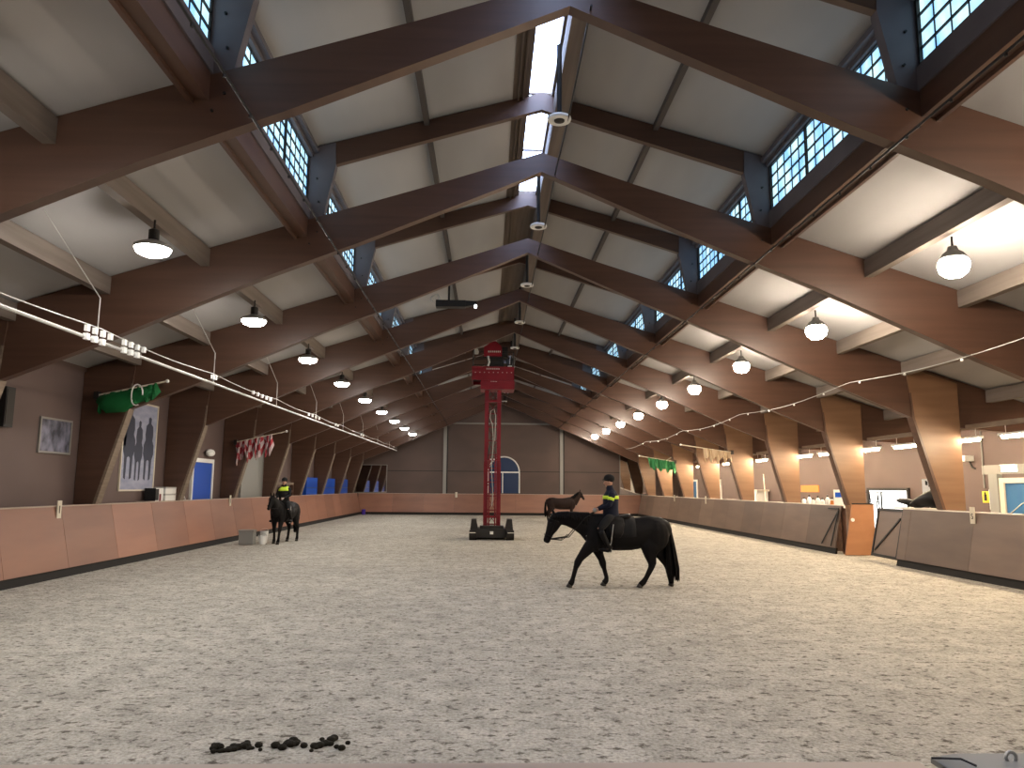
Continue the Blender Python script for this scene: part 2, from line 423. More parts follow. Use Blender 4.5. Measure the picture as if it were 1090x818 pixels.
for k in range(-1, 10):
    y = Y1 + (k-.5)*D
    for base, u, side, look in ((ll, -6.68, 'left', 'flat round white lamp'), (lr, 6.93, 'right', 'glowing warm globe lamp')):
        o = base if k == -1 else copy_tree(base)
        o.location = (XC+u, y, 6.1 if side == 'left' else 6.05)
        if k == -1: o['label'] = '%s of the %s row above the camera, unseen, added to light the near floor' % (look, side)  # unseen pair, added to brighten the near floor
        elif k == 0: o['label'] = '%s of the %s row hanging overhead before the first frame' % (look, side)
        else: o['label'] = '%s of the %s row, %s one counting from the camera' % (look, side, ORD[k])
        o['group'] = 'lamps of the %s row' % side

# ------------------------------------------------------------------ kickboards
H = 1.68
def kick_side(sgn, xb, xt, segs, mname, capm, label):
    """segs: list of (y0,y1) panels"""
    root = thing('kickboard_wall', label, 'kickboard', (xb, segs[0][0], 0))
    n0 = segs[0][0]
    for (a, b) in segs:
        p = MB()
        dx = xt - xb
        pts = [(dx*.1, .20), (dx, H-.03), (dx+sgn*.03, H-.03), (dx*.1+sgn*.03, .20)]
        p.prism(pts, a-n0+.006, b-n0-.006)
        p.build('panel', mname, root)
    a, b = segs[0][0]-n0, segs[-1][1]-n0
    MB().prism([(sgn*.02, 0), (dx*.1+sgn*.04, .2), (dx*.1+sgn*.1, .2), (sgn*.1, 0)], a, b).build('base_strip', 'rubber', root)
    MB().prism([(xt-xb-sgn*.015, H-.03), (xt-xb+sgn*.16, H-.03), (xt-xb+sgn*.16, H), (xt-xb-sgn*.015, H)], a, b).build('top_rail', capm, root)
    st = MB(); y = a+.1
    while y < b: st.box(*sorted((xt-xb+sgn*.05, xt-xb+sgn*.12)), y, y+.07, 0, H-.03); y += 2.5
    st.build('studs', 'glulam', root)
    return root
def segs(y0, y1, step=2.5):
    out = []; y = y0
    while y < y1-.01: out.append((y, min(y+step, y1))); y += step
    return out
YE = 60.85
kick_side(-1, -10.03, -10.38, segs(1.6, YE, 2.47), 'ply_l', 'cap', 'long reddish plywood kickboard wall along the left side of the arena')
kick_side(1, 12.07, 12.40, segs(1.6, 22.35, 2.9), 'ply_r', 'cap_white', 'near brownish kickboard wall on the right, running from the camera to the gate')
kick_side(1, 12.07, 12.40, segs(26.3, YE, 2.47), 'ply_r', 'cap_white', 'far brownish kickboard wall on the right, from the gate to the end wall')
# end wall kickboard
root = thing('kickboard_wall', 'reddish plywood kickboard wall across the far end below the arched window', 'kickboard', (-10.03, YE, 0))
for (a, b) in segs(0, 22.1, 2.46):
    MB().prism([(.04, .20), (.30, H-.03), (.33, H-.03), (.07, .20)], a-(.3 if a == 0 else -.006), b-.006+(.3 if b > 22 else 0), 'x').build('panel', 'ply_l', root)
MB().prism([(.02, 0), (.06, .2), (.14, .2), (.12, 0)], -.05, 22.15, 'x').build('base_strip', 'rubber', root)
MB().prism([(.28, H-.03), (.45, H-.03), (.45, H), (.28, H)], -.35, 22.4, 'x').build('top_rail', 'cap', root)
# near board the camera looks over
root = thing('near_kickboard', 'pale pinkish top edge of the near kickboard along the bottom of the view', 'kickboard', (0, 1.52, 0))
MB().box(-10.0, .86, -.06, .0, .2, 1.64).build('panel', 'ply_l', root)
MB().box(-10.0, .86, -.12, .03, 1.64, 1.668).build('top_rail', 'cap', root)
MB().box(-10.0, 12.0, -.05, .0, 0, .2).build('base_strip', 'rubber', root)
root = thing('near_gate', 'grey board gate with a small steel ring at the lower right corner', 'gate', (.89, 1.52, 0))
MB().box(0, 11.1, -.06, 0, .2, 1.67).build('panel', 'ply_r', root)
MB().prism([(0, 1.662), (.0, 1.672), (.05, 1.680), (11.1, 1.683), (11.1, 1.665)], -.12, .04).build('top_rail', 'grey', root)
rg = MB(); rg.tube([(.137+.010*math.cos(a*PI/8), .0, 1.686+.010*math.sin(a*PI/8)) for a in range(17)], .0035, 8); rg.build('ring', 'steel', root)
MB().tube([(-.004, .03, 1.675), (.012, .02, 1.678), (.025, -.02, 1.69), (.035, -.05, 1.688)], .0022, 6).build('rope_end', 'black', root)

# ------------------------------------------------------------------ gate area on the right
o = MB().prism([(12.14, .02), (13.25, .02), (13.25, 1.72), (12.46, 1.72)], 25.62, 25.68)
t = thing('gate_panel', 'bright orange plywood panel standing crosswise at the gate, at the foot of a leg', 'panel', (12.6, 25.65, 0))
MB().prism([(12.14-12.6, .02), (13.2-12.6, .02), (13.2-12.6, 1.72), (12.46-12.6, 1.72)], -.03, .03).build('board', 'ply_o', t)
MB().tube([(-.16, -.03, 1.2), (-.16, -.07, 1.2)], .06, 14).build('ring_plate', 'white', t)
MB().box(-.12, .62, -.045, .045, 1.72, 1.76).build('top_edge', 'dark_metal', t)
t = thing('arena_gate', 'grey plywood gate leaf with a dark diagonal brace, ajar', 'gate', (12.12, 22.4, 0), -.06)
lean = .2
def gp(y0, y1, z0, z1, x0=0, x1=.03): return [(0, 0)]
b = MB(); b.prism([(.0+.03, .15), (.35, 1.64), (.38, 1.64), (.06, .15)], 0, 1.68); b.build('board', 'ply_r', t)
b = MB()
def slab(ya, za, yb, zb, w):      # flat bar lying on the leaning leaf
    n = Vector((yb-ya, zb-za)).normalized(); q = Vector((-n.y, n.x))*w/2
    pts = [(ya+q.x, za+q.y), (yb+q.x, zb+q.y), (yb-q.x, zb-q.y), (ya-q.x, za-q.y)]
    i = len(b.v)
    for dxx in (-.03, .0):
        for (yy, zz) in pts: b.v.append((.03+(zz-.15)*.215+dxx, yy, zz))
    b.add([(i, i+1, i+2, i+3), (i+7, i+6, i+5, i+4)] + [(i+k, i+4+k, i+4+(k+1) % 4, i+(k+1) % 4) for k in range(4)])
slab(.03, .15, .03, 1.64, .07); slab(1.65, .15, 1.65, 1.64, .07); slab(0, 1.60, 1.68, 1.60, .08); slab(0, .2, 1.68, .2, .08)
b.build('frame', 'dark_metal', t)
b = MB(); slab(.15, 1.35, 1.5, .35, .06); b.build('brace', 'dark_metal', t)
# brace of the fixed panel beyond the gate
b = MB()
t = thing('panel_brace', 'dark V-shaped metal brace on the kickboard just beyond the orange panel', 'bracket', (12.03, 26.3, 0))
slab(.1, 1.5, 1.0, .3, .05); slab(.1, 1.5, .25, .25, .05); slab(.1, 1.55, .9, 1.55, .05)
b.build('bars', 'dark_metal', t)

# ------------------------------------------------------------------ end wall features
for x, w in ((-3.48, 'left of the red lift'), (5.97, 'above the far horse')):
    t = thing('wall_post', 'pale steel post on the end wall, %s' % w, 'post', (x, YF-.1, 0), 0, 'posts on the end wall')
    MB().box(-.13, .13, -.02, .10, 0, 7.15).build('flange', 'alu', t)
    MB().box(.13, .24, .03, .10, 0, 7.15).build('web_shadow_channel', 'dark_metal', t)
tag(MB().box(-3.9, 6.4, YF-.14, YF, 7.3, 7.42).build('wall_rail', 'alu'), 'thin pale horizontal rail high on the end wall', 'rail')
struct('trim_2', MB().box(-10.9, 15.5, YF-.02, YF, 3.45, 3.5), 'dark_metal')
# arched window
cx, r0, zs = 1.30, 1.25, 3.42
def arch(r, z0): return [(cx-r, z0)] + [(cx - r*math.cos(a*PI/20), zs + r*math.sin(a*PI/20)) for a in range(21)] + [(cx+r, z0)]
w = struct('window_30', MB().prism(arch(r0, 1.75), YF-.05, YF-.01), 'blue_dark')
fb = MB()
ap = [(cx - r0*math.cos(a*PI/20), YF-.07, zs + r0*math.sin(a*PI/20)) for a in range(21)]
fb.tube([(cx-r0, YF-.07, 1.75)] + ap + [(cx+r0, YF-.07, 1.75)], .055, 6)
fb.box(cx-r0, cx+r0, YF-.12, YF-.02, zs-.05, zs+.05); fb.box(cx-.1-.035, cx-.1+.035, YF-.11, YF-.02, 1.75, zs)
fb.build('window_frame', 'white', w)
# dressage mirrors in both far corners
def mirror(x0, x1, z1, side, tilt=.06):
    t = thing('arena_mirror', 'large mirror leaning over the kickboard in the far %s corner' % side, 'mirror', ((x0+x1)/2, YF-.12, 1.75))
    t.rotation_euler = (tilt, 0, 0)
    w_ = (x1-x0)/2; h_ = z1-1.75
    MB().box(-w_, w_, -.02, 0, 0, h_).build('glass', 'mirror', t)
    f = MB().box(-w_-.05, w_+.05, 0, .04, -.04, h_+.05)
    for q in (-w_-.05, w_): f.box(q, q+.05, -.04, 0, -.04, h_+.05)
    f.box(-w_, w_, -.04, 0, -.04, 0).box(-w_, w_, -.04, 0, h_, h_+.05)
    f.build('mirror_frame', 'alu', t)
mirror(10.75, 12.95, 5.1, 'right', .03)
mirror(-10.7, -8.15, 3.9, 'left', .0)
t = tag(MB().lathe([(.14, 0), (.16, .4), (.12, .42)], n=14).build('small_tub', 'purple', off=None), 'small purple tub on the sand in the far left corner', 'tub'); t.location = (-9.7, 60.1, 0)
# little tags on the kickboard rails
def marker(x, y, rz, label, txt=None):
    t = thing('arena_marker', label, 'sign', (x, y, H-.30), rz)
    MB().box(-.012, .012, -.09, .09, 0, .42).build('plate', 'cream', t)
    if txt:
        cu = bpy.data.curves.new('letter', 'FONT'); cu.body = txt; cu.size = .2; cu.align_x = 'CENTER'; cu.extrude = .003; cu.materials.append(M['black'])
        tmp = bpy.data.objects.new('tmp', cu); C.objects.link(tmp)
        dg = bpy.context.evaluated_depsgraph_get(); me = bpy.data.meshes.new_from_object(tmp.evaluated_get(dg)); bpy.data.objects.remove(tmp)
        q = bpy.data.objects.new('letter', me); C.objects.link(q); q.parent = t; q.rotation_euler = (PI/2, 0, -PI/2); q.location = (-.016, 0, .12)
    else:
        MB().box(.013, .017, -.015, .015, .12, .30).build('mark', 'dark_metal', t)
marker(-10.33, 18.72, 0, 'small pale tag hooked over the left kickboard, nearest the camera')
marker(-10.33, 30.9, 0, 'small pale tag on the left kickboard beside the rider on the dark horse')
marker(12.33, 19.0, 0, 'white letter plate hooked over the right kickboard near the blue door', 'S')
marker(12.33, 42.6, 0, 'small pale tag on the right kickboard halfway down the arena')
marker(12.33, 49.8, 0, 'small pale tag on the right kickboard near the far corner')
t = marker(1.0+5.4-8.9, 61.05, PI/2, 'small white tag on the end kickboard left of the far horse')

# ------------------------------------------------------------------ left wall: pictures, door, mats
def onwall(name, y0, y1, z0, z1, m, label, cat, thick=.03, frame=None, parent=None):
    t = thing(name, label, cat, (XL, (y0+y1)/2, z0))
    MB().box(0, thick, (y0-y1)/2, (y1-y0)/2, 0, z1-z0).build('sheet', m, t)
    if frame:
        f = MB(); a, b, h = (y0-y1)/2, (y1-y0)/2, z1-z0
        f.box(0, thick+.02, a-.05, a, -.05, h+.05).box(0, thick+.02, b, b+.05, -.05, h+.05).box(0, thick+.02, a, b, -.05, 0).box(0, thick+.02, a, b, h, h+.05)
        f.build('frame', frame, t)
    return t
onwall('wall_photo', 18.6, 19.9, 3.0, 3.78, 'photo', 'small framed dark photograph on the left wall, nearest the camera', 'picture', frame='alu')
t = onwall('horse_poster', 22.75, 24.95, 2.05, 4.7, 'poster_bg', 'tall blue-white poster of dark horses hanging on the left wall', 'poster', frame='cream')
ink = MB()
def figure(cy, k, w):
    # front view of a rider on a horse: outline right half, mirrored
    half = [(.0, 2.42), (.09, 2.36), (.07, 2.2), (.20, 2.1), (.24, 1.8), (.20, 1.62), (.30, 1.45), (.31, 1.15), (.22, .95), (.20, .3), (.10, .25), (.08, .9), (0, .95)]
    pts = [(cy+a*w, .05+b*k) for a, b in half] + [(cy-a*w*.95, .05+b*k) for a, b in half[::-1][1:-1]]
    ink.prism(pts, .031, .034, 'x')
figure(-.68, 1.0, 1.25); figure(-.05, .86, .9); figure(.62, .93, 1.2)
ink.prism([(-1.08, 1.3), (-.9, 1.3), (-.85, 2.55), (-1.08, 2.6)], .031, .034, 'x')
ink.build('horse_figures', 'poster_ink', t)
t = thing('loudspeaker', 'slim black loudspeaker high on the left wall at the picture edge', 'loudspeaker', (XL, 17.1, 3.45))
MB().box(.04, .18, -.16, .16, 0, .9).build('cabinet', 'black', t); MB().box(.18, .19, -.13, .13, .05, .85).build('grille', 'dark_metal', t)
MB().box(0, .06, -.05, .05, .3, .6).build('bracket', 'steel', t)
# blue door in left wall
w = struct('door_1', MB().box(XL, XL+.05, 28.2, 30.1, 0, 3.05), 'blue')
f = MB().box(XL, XL+.09, 28.08, 28.2, 0, 3.2).box(XL, XL+.09, 30.1, 30.22, 0, 3.2).box(XL, XL+.09, 28.2, 30.1, 3.05, 3.2)
f.build('door_frame', 'white', w)
t = thing('wall_light', 'white rounded wall lamp above the blue door in the left wall', 'lamp', (XL, 29.6, 3.3))
MB().ell((.14, 0, .14), .14, .36, .14).build('shade', 'white', t, smooth=True); MB().box(0, .05, -.1, .1, .05, .22).build('mount', 'grey', t)
t = thing('tall_panel', 'tall grey-green panel standing on the left wall behind the red and white flag', 'panel', (XL, 35.2, 0))
MB().box(0, .08, -1.6, 1.6, 0, 4.15).build('board', 'grey', t)
MB().box(.08, .10, -1.6, -1.5, 0, 4.15).box(.08, .10, 1.5, 1.6, 0, 4.15).box(.08, .10, -1.5, 1.5, 4.05, 4.15).build('edging', 'alu', t)
m0 = None
for (y0, y1, w) in ((44.6, 47.4, 'nearest of the three'), (48.6, 52.8, 'middle of the three'), (54.2, 57.6, 'farthest of the three')):
    t = thing('blue_mat', 'bright blue crash mat upright behind the left kickboard, %s' % w, 'mat', (XL+.2, (y0+y1)/2, 1.5))
    L = (y1-y0)/2
    MB().box(-.14, .14, -L, L, 0, 1.2).build('cover', 'blue', t); MB().box(.14, .15, -L, L, .58, .62).build('seam', 'blue_dark', t)
    s_ = MB().box(-.14, .14, -L+.1, -L+.2, -1.5, 0).box(-.14, .14, L-.2, L-.1, -1.5, 0); s_.build('stand', 'dark_metal', t)
t = thing('wooden_rail', 'brown wooden rail behind the left kickboard beside the rider', 'rail', (XL+.3, 39.5, 0))
MB().box(-.03, .03, -2.2, 2.2, 2.25, 2.38).build('top_bar', 'glulam_pale', t); MB().box(-.03, .03, -2.2, 2.2, 1.85, 1.95).build('lower_bar', 'glulam', t)
for q in (-2.1, 0, 2.1): MB().box(-.04, .04, q-.05, q+.05, 0, 2.25).build('upright', 'glulam', t)

# items on the rail of the left kickboard
bx = thing('storage_box', 'red, white and black carton on the left kickboard ledge', 'box', (-10.62, 24.55, 1.69))
MB().box(-.17, .17, -.28, .28, 0, .40).build('carton', 'white', bx)
MB().box(.17, .175, -.28, -.05, .02, .38).build('black_patch', 'black', bx); MB().box(.17, .178, .0, .12, 0, .22).build('red_patch', 'red', bx)
MB().box(-.17, .17, -.29, -.28, 0, .4).build('dark_side', 'black', bx)
for i in range(2):
    t = thing('white_crate', '%s white plastic box of the pair stacked on the left kickboard ledge' % ('lower', 'upper')[i], 'box', (-10.62, 25.45, 1.69+i*.22))
    MB().box(-.17, .17, -.45, .45, 0, .20).build('tub', 'white', t); MB().box(-.18, .18, -.47, .47, .17, .215).build('lid', 'steel_w', t)
t = thing('green_flag', 'furled dark green flag on a white stick leaning on the left kickboard', 'flag', (-10.55, 26.5, 1.69))
MB().tube([(.02, .35, 0), (-.1, -.35, 1.02)], .018, 8).build('stick', 'white', t)
fl = MB(); fl.prism([(-.42, .02), (.28, .02), (.2, .25), (-.05, .55), (-.3, .92), (-.42, .6)], -.08, -.02, 'x'); fl.build('cloth', 'green', t)
shelf = tag(MB().box(XL, -10.45, 23.9, 27.0, 1.62, 1.69).build('ledge_board', 'cap'), 'narrow board ledge behind the left kickboard carrying boxes', 'shelf')

# flags on poles fixed to the legs
def flag(base, tip, label, cloth, mats, drop=.45, f0=.15, f1=.9, folds=9):
    t = thing('pole_flag', label, 'flag', base)
    b = Vector(base); d = Vector(tip)-b
    MB().tube([(0, 0, 0), tuple(d)], .022, 8).build('pole', 'cream', t)
    MB().ell(tuple(d), .05, .05, .05).build('finial', 'white', t)
    MB().box(-.06, .06, -.06, .10, -.1, .1).build('socket', 'dark_metal', t)
    mb = MB(); n = 40; rows = 7
    rr = random.Random(hash(label) % 1000 if False else len(label))
    ph = rr.random()*6
    for i in range(n+1):
        s = f0+(f1-f0)*i/n
        p = d*s
        dr = drop*(.75+.35*math.sin(i*.9+ph)*math.cos(i*.31))
        for j in range(rows):
            q = j/(rows-1)
            yy = .09*math.sin(i*1.1+ph+q*1.2)*(.4+q)
            xx = .05*math.sin(i*.6+q*2)
            mb.v.append((p.x+xx, p.y+yy, p.z-dr*q))
    for i in range(n):
        for j in range(rows-1):
            a = i*rows+j
            mb.cur = ((i//2+(j//2)) % 2) if len(mats) > 1 else 0
            mb.add([(a, a+1, a+rows+1, a+rows)])
    o = mb.build('flag_cloth', mats, t)
    sm = o.modifiers.new('s', 'SOLIDIFY'); sm.thickness = .025
    return t
gf = flag((-10.45, 20.25, 4.55), (-8.6, 20.2, 4.95), 'bundled dark green flag on a pole above the horse poster', 'c', ['green'], .5, .0, .88)
bb = MB(); bb.loft([((.05, .0, -.12), .10, .08), ((.3, -.02, -.22), .26, .15), ((.7, .0, -.16), .29, .17), ((1.0, .0, -.02), .20, .13), ((1.3, .0, .05), .17, .12), ((1.6, 0, .16), .08, .07)], 12); bb.build('rolled_cloth', 'green', gf, smooth=True)
mb = MB()
mb.tube([(1.15+.15*math.cos(a*PI/8), -.22+.02*math.sin(a), .0+.28*math.sin(a*PI/8)) for a in range(14)], .018, 6); mb.build('cord_loop', 'white', gf)
flag((-10.35, 31.2, 3.95), (-8.3, 31.2, 4.42), 'red and white flag drooping from a pole on the left side', 'c', ['redc', 'pinkw'], .95, .0, .74)
flag((12.0, 36.7, 4.0), (9.45, 36.7, 4.35), 'beige and white flag on a pole on a right-hand leg', 'c', ['beige'], .65, .05, .55)
flag((11.9, 47.6, 3.9), (9.6, 47.6, 4.25), 'pale green flag on a pole on a far right-hand leg', 'c', ['green_l'], .75, .0, .75)
line_cable('rope', [(11.9, 47.95, 4.3), (11.6, 49.5, 3.95), (11.6, 51.5, 3.9), (11.9, 53.1, 4.3)], .025, 'cream', 'sagging pale rope near the far green flag', 'rope')

# ------------------------------------------------------------------ curtain rail left
t = thing('curtain_track', 'long pale double track hung above the left side with white rollers', 'track', (-7.0, 2.0, 4.72))
def zt(y): return .0 + .0045*(y-8)
MB().tube([(0, y, zt(y)) for y in range(0, 58, 2)], .032, 8).build('lower_rail', 'steel_w', t)
up = []
for i in range(0, 113):
    y = i*.5; ph = ((y+2-13.4) % 5.7)/5.7
    up.append((0.02, y, zt(y)+.24 - .07*math.sin(ph*PI)*(1)))
MB().tube(up, .012, 6).build('upper_cable', 'steel_w', t)
ys = [13.4-2 + j*5.75 for j in range(-1, 8)]
for y in ys:
    MB().tube([(0, y, zt(y)), (0, y, zt(y)+.78)], .012, 6).build('dropper', 'steel', t)
    MB().tube([(0, y, zt(y)+.78), (-.05, y-1.8, zt(y)+1.75)], .01, 5).build('stay_wire', 'steel', t)
def rollers(y0, n, dy, both=True, parent=t):
    for j in range(n):
        y = y0+j*dy
        q = MB().box(-.03, .03, -.045, .045, -.055, .055).build('roller', 'white', parent); q.location = (.03, y, zt(y)+.15)
        if both and j < n-1:
            q = MB().box(-.035, .035, -.055, .055, -.055, .055).build('roller', 'white', parent); q.location = (.03, y, zt(y)-.0)
rollers(13.0-2, 4, .27); rollers(14.35-2, 4, .27); rollers(19.0-2, 2, .2, False)
rollers(22.3-2, 5, .45, False); rollers(29.3-2, 4, .6, False); rollers(34.5-2, 2, .5, False); rollers(41.5-2, 2, .7, False)
# right wire
t = thing('curtain_wire', 'thin pale wire with little hooks strung along the right side', 'wire', (9.1, 2.0, 4.8))
MB().tube([(0, y*.5, .10-.16*abs(math.sin((y*.5-.2)*PI/8.2))) for y in range(0, 96)], .009, 6).build('wire', 'steel_w', t)
for j in range(18):
    y = 8+j*2.0; q = MB().ell((0, 0, 0), .03, .03, .03, 8, 6).build('hook', 'white', t); q.location = (0, y, .06-.16*abs(math.sin((y-.2)*PI/8.2)))

# black unit hung in the lantern
t = thing('projector', 'long black unit with a white indicator light hung below the raised roof', 'projector', (-1.15, 24.2, 8.05))
MB().box(-.62, .35, -.16, .16, 0, .22).build('body', 'black', t)
MB().prism([(.35, .02), (.72, .10), (.72, .2), (.35, .22)], -.12, .12).build('snout', 'black', t)
MB().tube([(-.2, 0, .2), (-.2, 0, 1.62)], .035, 8).build('hanger', 'dark_metal', t)
MB().ell((.68, -.13, .02), .05, .03, .07).build('indicator', 'led', t)
MB().tube([(-.62+.0, -.05, .15), (-.75, -.05, .18), (-.8, -.05, .3), (-.7, -.05, .4), (-.55, -.05, .42), (-.5, -.05, .25)], .014, 6).build('cable_loop', 'steel', t)

# ------------------------------------------------------------------ gallery on the right
fl0 = None
TB = [(13.2, 'beyond the right picture edge'), (15.8, 'at the right picture edge'), (18.4, 'above the blue door'), (20.6, 'just right of the third leg'), (23.6, 'just left of the third leg'), (25.9, 'above the orange panel'), (29.2, 'between fourth and fifth legs, nearer the camera'), (31.3, 'between fourth and fifth legs, farther away'), (34, 'between fifth and sixth legs, nearer'), (36.3, 'between fifth and sixth legs, farther'), (39, 'between sixth and seventh legs, nearer'), (41.6, 'between sixth and seventh legs, farther'), (44.6, 'between seventh and eighth legs, nearer'), (47, 'between seventh and eighth legs, farther'), (50, 'between eighth and ninth legs, nearer'), (52.5, 'between eighth and ninth legs, farther'), (56.5, 'in the far corner of the gallery')]
for i, (y, rel) in enumerate(TB):
    if fl0 is None:
        t = thing('tube_lamp', '', 'lamp'); t.rotation_euler = (0, 0, 0)
        MB().box(-.1, .1, -.68, .68, .03, .09).build('batten', 'white', t)
        MB().tube([(0, -.62, 0), (0, .62, 0)], .045, 10).build('tube', 'tube', t)
        MB().tube([(0, -.5, .09), (0, -.5, .3)], .01, 5).tube([(0, .5, .09), (0, .5, .3)], .01, 5).build('hangers', 'steel', t)
        fl0 = t; o = t
    else: o = copy_tree(fl0)
    o.location = (13.3, y, 3.6)
    o['label'] = 'warm fluorescent strip lamp in the right gallery, %s' % rel; o['group'] = 'strip lamps in the right gallery'
tag(MB().box(13.22, 13.38, 6, 56, 3.9, 4.02).build('lamp_beam', 'glulam_pale'), 'wooden beam carrying the strip lamps in the right gallery', 'beam')
def onright(name, y0, y1, z0, z1, m, label, cat, thick=.04, part='sheet'):
    t = thing(name, label, cat, (XR, (y0+y1)/2, z0))
    MB().box(-thick, 0, (y0-y1)/2, (y1-y0)/2, 0, z1-z0).build(part, m, t); return t
# blue door with pale line drawing
w = struct('door_2', MB().box(XR-.06, XR, 18.7, 22.15, 0, 2.45), 'blue_door')
MB().box(XR-.12, XR, 22.15, 22.35, 0, 2.6).box(XR-.12, XR, 18.5, 18.7, 0, 2.6).box(XR-.12, XR, 18.7, 22.15, 2.45, 2.6).build('door_frame', 'cream', w)
q = MB(); q.tube([(XR-.07, 22.1, 1.5), (XR-.07, 21.5, 1.85), (XR-.07, 20.9, 2.05), (XR-.07, 20.0, 2.1)], .015, 6)
q.tube([(XR-.07, 21.1, 1.2), (XR-.07, 21.15, 1.6), (XR-.07, 20.9, 1.75), (XR-.07, 20.2, 1.75)], .015, 6); q.build('line_drawing', 'cap_white', w)
struct('trim_3', MB().box(XR-.16, XR, 22.35, 22.75, 0, 2.72), 'grey')
onright('header_panel', 18.5, 23.2, 2.72, 3.0, 'alu', 'pale panel above the blue door in the right gallery', 'panel')
t = onright('exit_sign', 21.6, 22.2, 2.78, 2.97, 'exit', 'small lit exit sign above the blue door', 'sign', .12, 'lit_face'); MB().box(-.14, -.0, -.33, .33, .19, .22).build('hood', 'white', t)
t = onright('wall_camera', 23.6, 23.9, 3.15, 3.33, 'white', 'white camera box on the right gallery wall beside the third leg', 'camera', .3, 'camera_box'); MB().tube([(-.05, 0, 0), (-.05, -.1, -.2), (0, -.2, -.25)], .03, 6).build('arm', 'dark_metal', t)
t = onright('warning_sign', 23.0, 23.3, 1.85, 2.2, 'yellow', 'yellow notice with a dark figure on the right gallery wall', 'sign', .02); MB().box(-.03, -.02, -.06, .06, .06, .26).build('figure', 'black', t); MB().ell((-.03, 0, .29), .012, .045, .045, 8, 6).build('figure_head', 'black', t)
t = onright('notice_sheet', 22.8, 22.98, 1.65, 2.25, 'white', 'white notice sheets beside the yellow notice', 'paper', .02)
line_cable('conduit', [(XR-.03, 23.15, 2.3), (XR-.03, 23.15, 4.3)], .025, 'grey', 'grey conduit down the right gallery wall to the yellow notice', 'pipe')
# bright doorway opening with hanging leads
w = struct('window_31', MB().box(XR-.03, XR-.01, 27.5, 30.3, 0.6, 2.2), 'daylight')
MB().box(XR-.08, XR, 27.38, 30.42, 2.2, 2.3).box(XR-.08, XR, 27.38, 27.5, .6, 2.2).box(XR-.08, XR, 30.3, 30.42, .6, 2.2).build('window_frame', 'dark_metal', w)
for i, (y, z) in enumerate(((29.6, 2.12), (29.2, 2.12), (28.8, 2.12), (28.3, 2.12), (29.9, 2.12))):
    t = thing('bridle', 'black bridle hanging by the bright opening behind the gate', 'bridle', (14.6+.05*i, y, z), 0, 'bridles hanging by the bright opening')
    MB().tube([(0, 0, 0), (.02, .1, -.5), (0, .05, -1.0), (.03, -.06, -.6), (0, 0, 0)], .022, 6).build('straps', 'black', t)
    MB().tube([(0, -.08, -.35), (0, .12, -.35)], .015, 6).build('browband', 'black', t)
tag(MB().box(14.5, 14.9, 27.9, 30.1, 2.12, 2.15).box(14.68, 14.72, 27.9, 27.95, 0, 2.12).box(14.68, 14.72, 30.05, 30.1, 0, 2.12).build('bridle_rail', 'dark_metal'), 'dark rail carrying the bridles in front of the bright opening', 'rail')
onright('orange_board', 35.0, 37.0, 2.1, 2.42, 'orange', 'long orange board on the right gallery wall', 'board')
t = thing('white_cabinet', 'white cabinet against the right gallery wall between two far legs', 'cabinet', (XR-.35, 42.3, 0))
MB().box(-.35, .3, -.9, .9, 0, 2.1).build('body', 'white', t); MB().box(-.38, .32, -1.1, 1.1, 2.1, 2.2).build('top', 'cap_white', t); MB().box(-.37, -.35, -.03, .03, .2, 1.9).build('door_gap', 'grey', t)
w = struct('door_3', MB().box(XR-.05, XR, 55.6, 58.4, 0, 2.75), 'blue_door')
MB().box(XR-.09, XR, 55.45, 55.6, 0, 2.9).box(XR-.09, XR, 58.4, 58.55, 0, 2.9).box(XR-.09, XR, 55.6, 58.4, 2.75, 2.9).build('door_frame', 'white', w)
w = struct('door_4', MB().box(XR-.05, XR, 49.9, 51.3, 0, 2.7), 'grey')
MB().box(XR-.09, XR, 49.75, 49.9, 0, 2.85).box(XR-.09, XR, 51.3, 51.45, 0, 2.85).box(XR-.09, XR, 49.9, 51.3, 2.7, 2.85).build('door_frame', 'white', w)
# counter with bottles behind the kickboard
t = thing('counter', 'narrow counter behind the right kickboard carrying white bottles', 'counter', (12.95, 30.0, 0))
MB().box(-.25, .25, -2.6, 2.0, 1.55, 1.60).build('worktop', 'cap_white', t)
for q in (-2.4, 1.8): MB().box(-.2, .2, q-.04, q+.04, 0, 1.55).build('trestle', 'glulam', t)
b0 = None
for i, (y, s, m_) in enumerate(((30.6, .9, 'tall'), (30.1, 1.2, 'tall'), (29.75, .85, 'low'), (29.3, 1.1, 'tall'), (28.9, .9, 'low'), (28.45, 1.25, 'tall'), (28.1, 1.0, 'low'))):
    if b0 is None:
        tt = thing('bottle', '', 'bottle')
        MB().lathe([(.08, 0), (.085, .02), (.085, .2), (.035, .27)], n=14).build('bottle_body', 'white', tt, smooth=True)
        MB().lathe([(.035, .27), (.035, .33), (.02, .335)], n=12).build('cap', 'dark_metal', tt)
        b0 = tt; o = tt
    else: o = copy_tree(b0)
    o.location = (12.9, y, 1.6); o.scale = (1, 1, s); o['label'] = 'white plastic bottle standing on the counter behind the right kickboard'; o['group'] = 'white bottles on the counter'
t = thing('info_sign', 'small white and blue sign beside the fourth leg on the counter', 'sign', (12.95, 27.6, 1.6))
MB().box(-.2, .2, -.02, .02, 0, .62).build('plate', 'white', t); MB().box(-.16, .16, -.03, -.02, .34, .52).build('blue_field', 'blue', t)
t = thing('red_cone', 'small orange-red cup at the end of the counter', 'cup', (12.75, 27.75, 1.6)); MB().lathe([(.09, 0), (.09, .02), (.06, .22)], n=12).build('cup_body', 'orange', t)
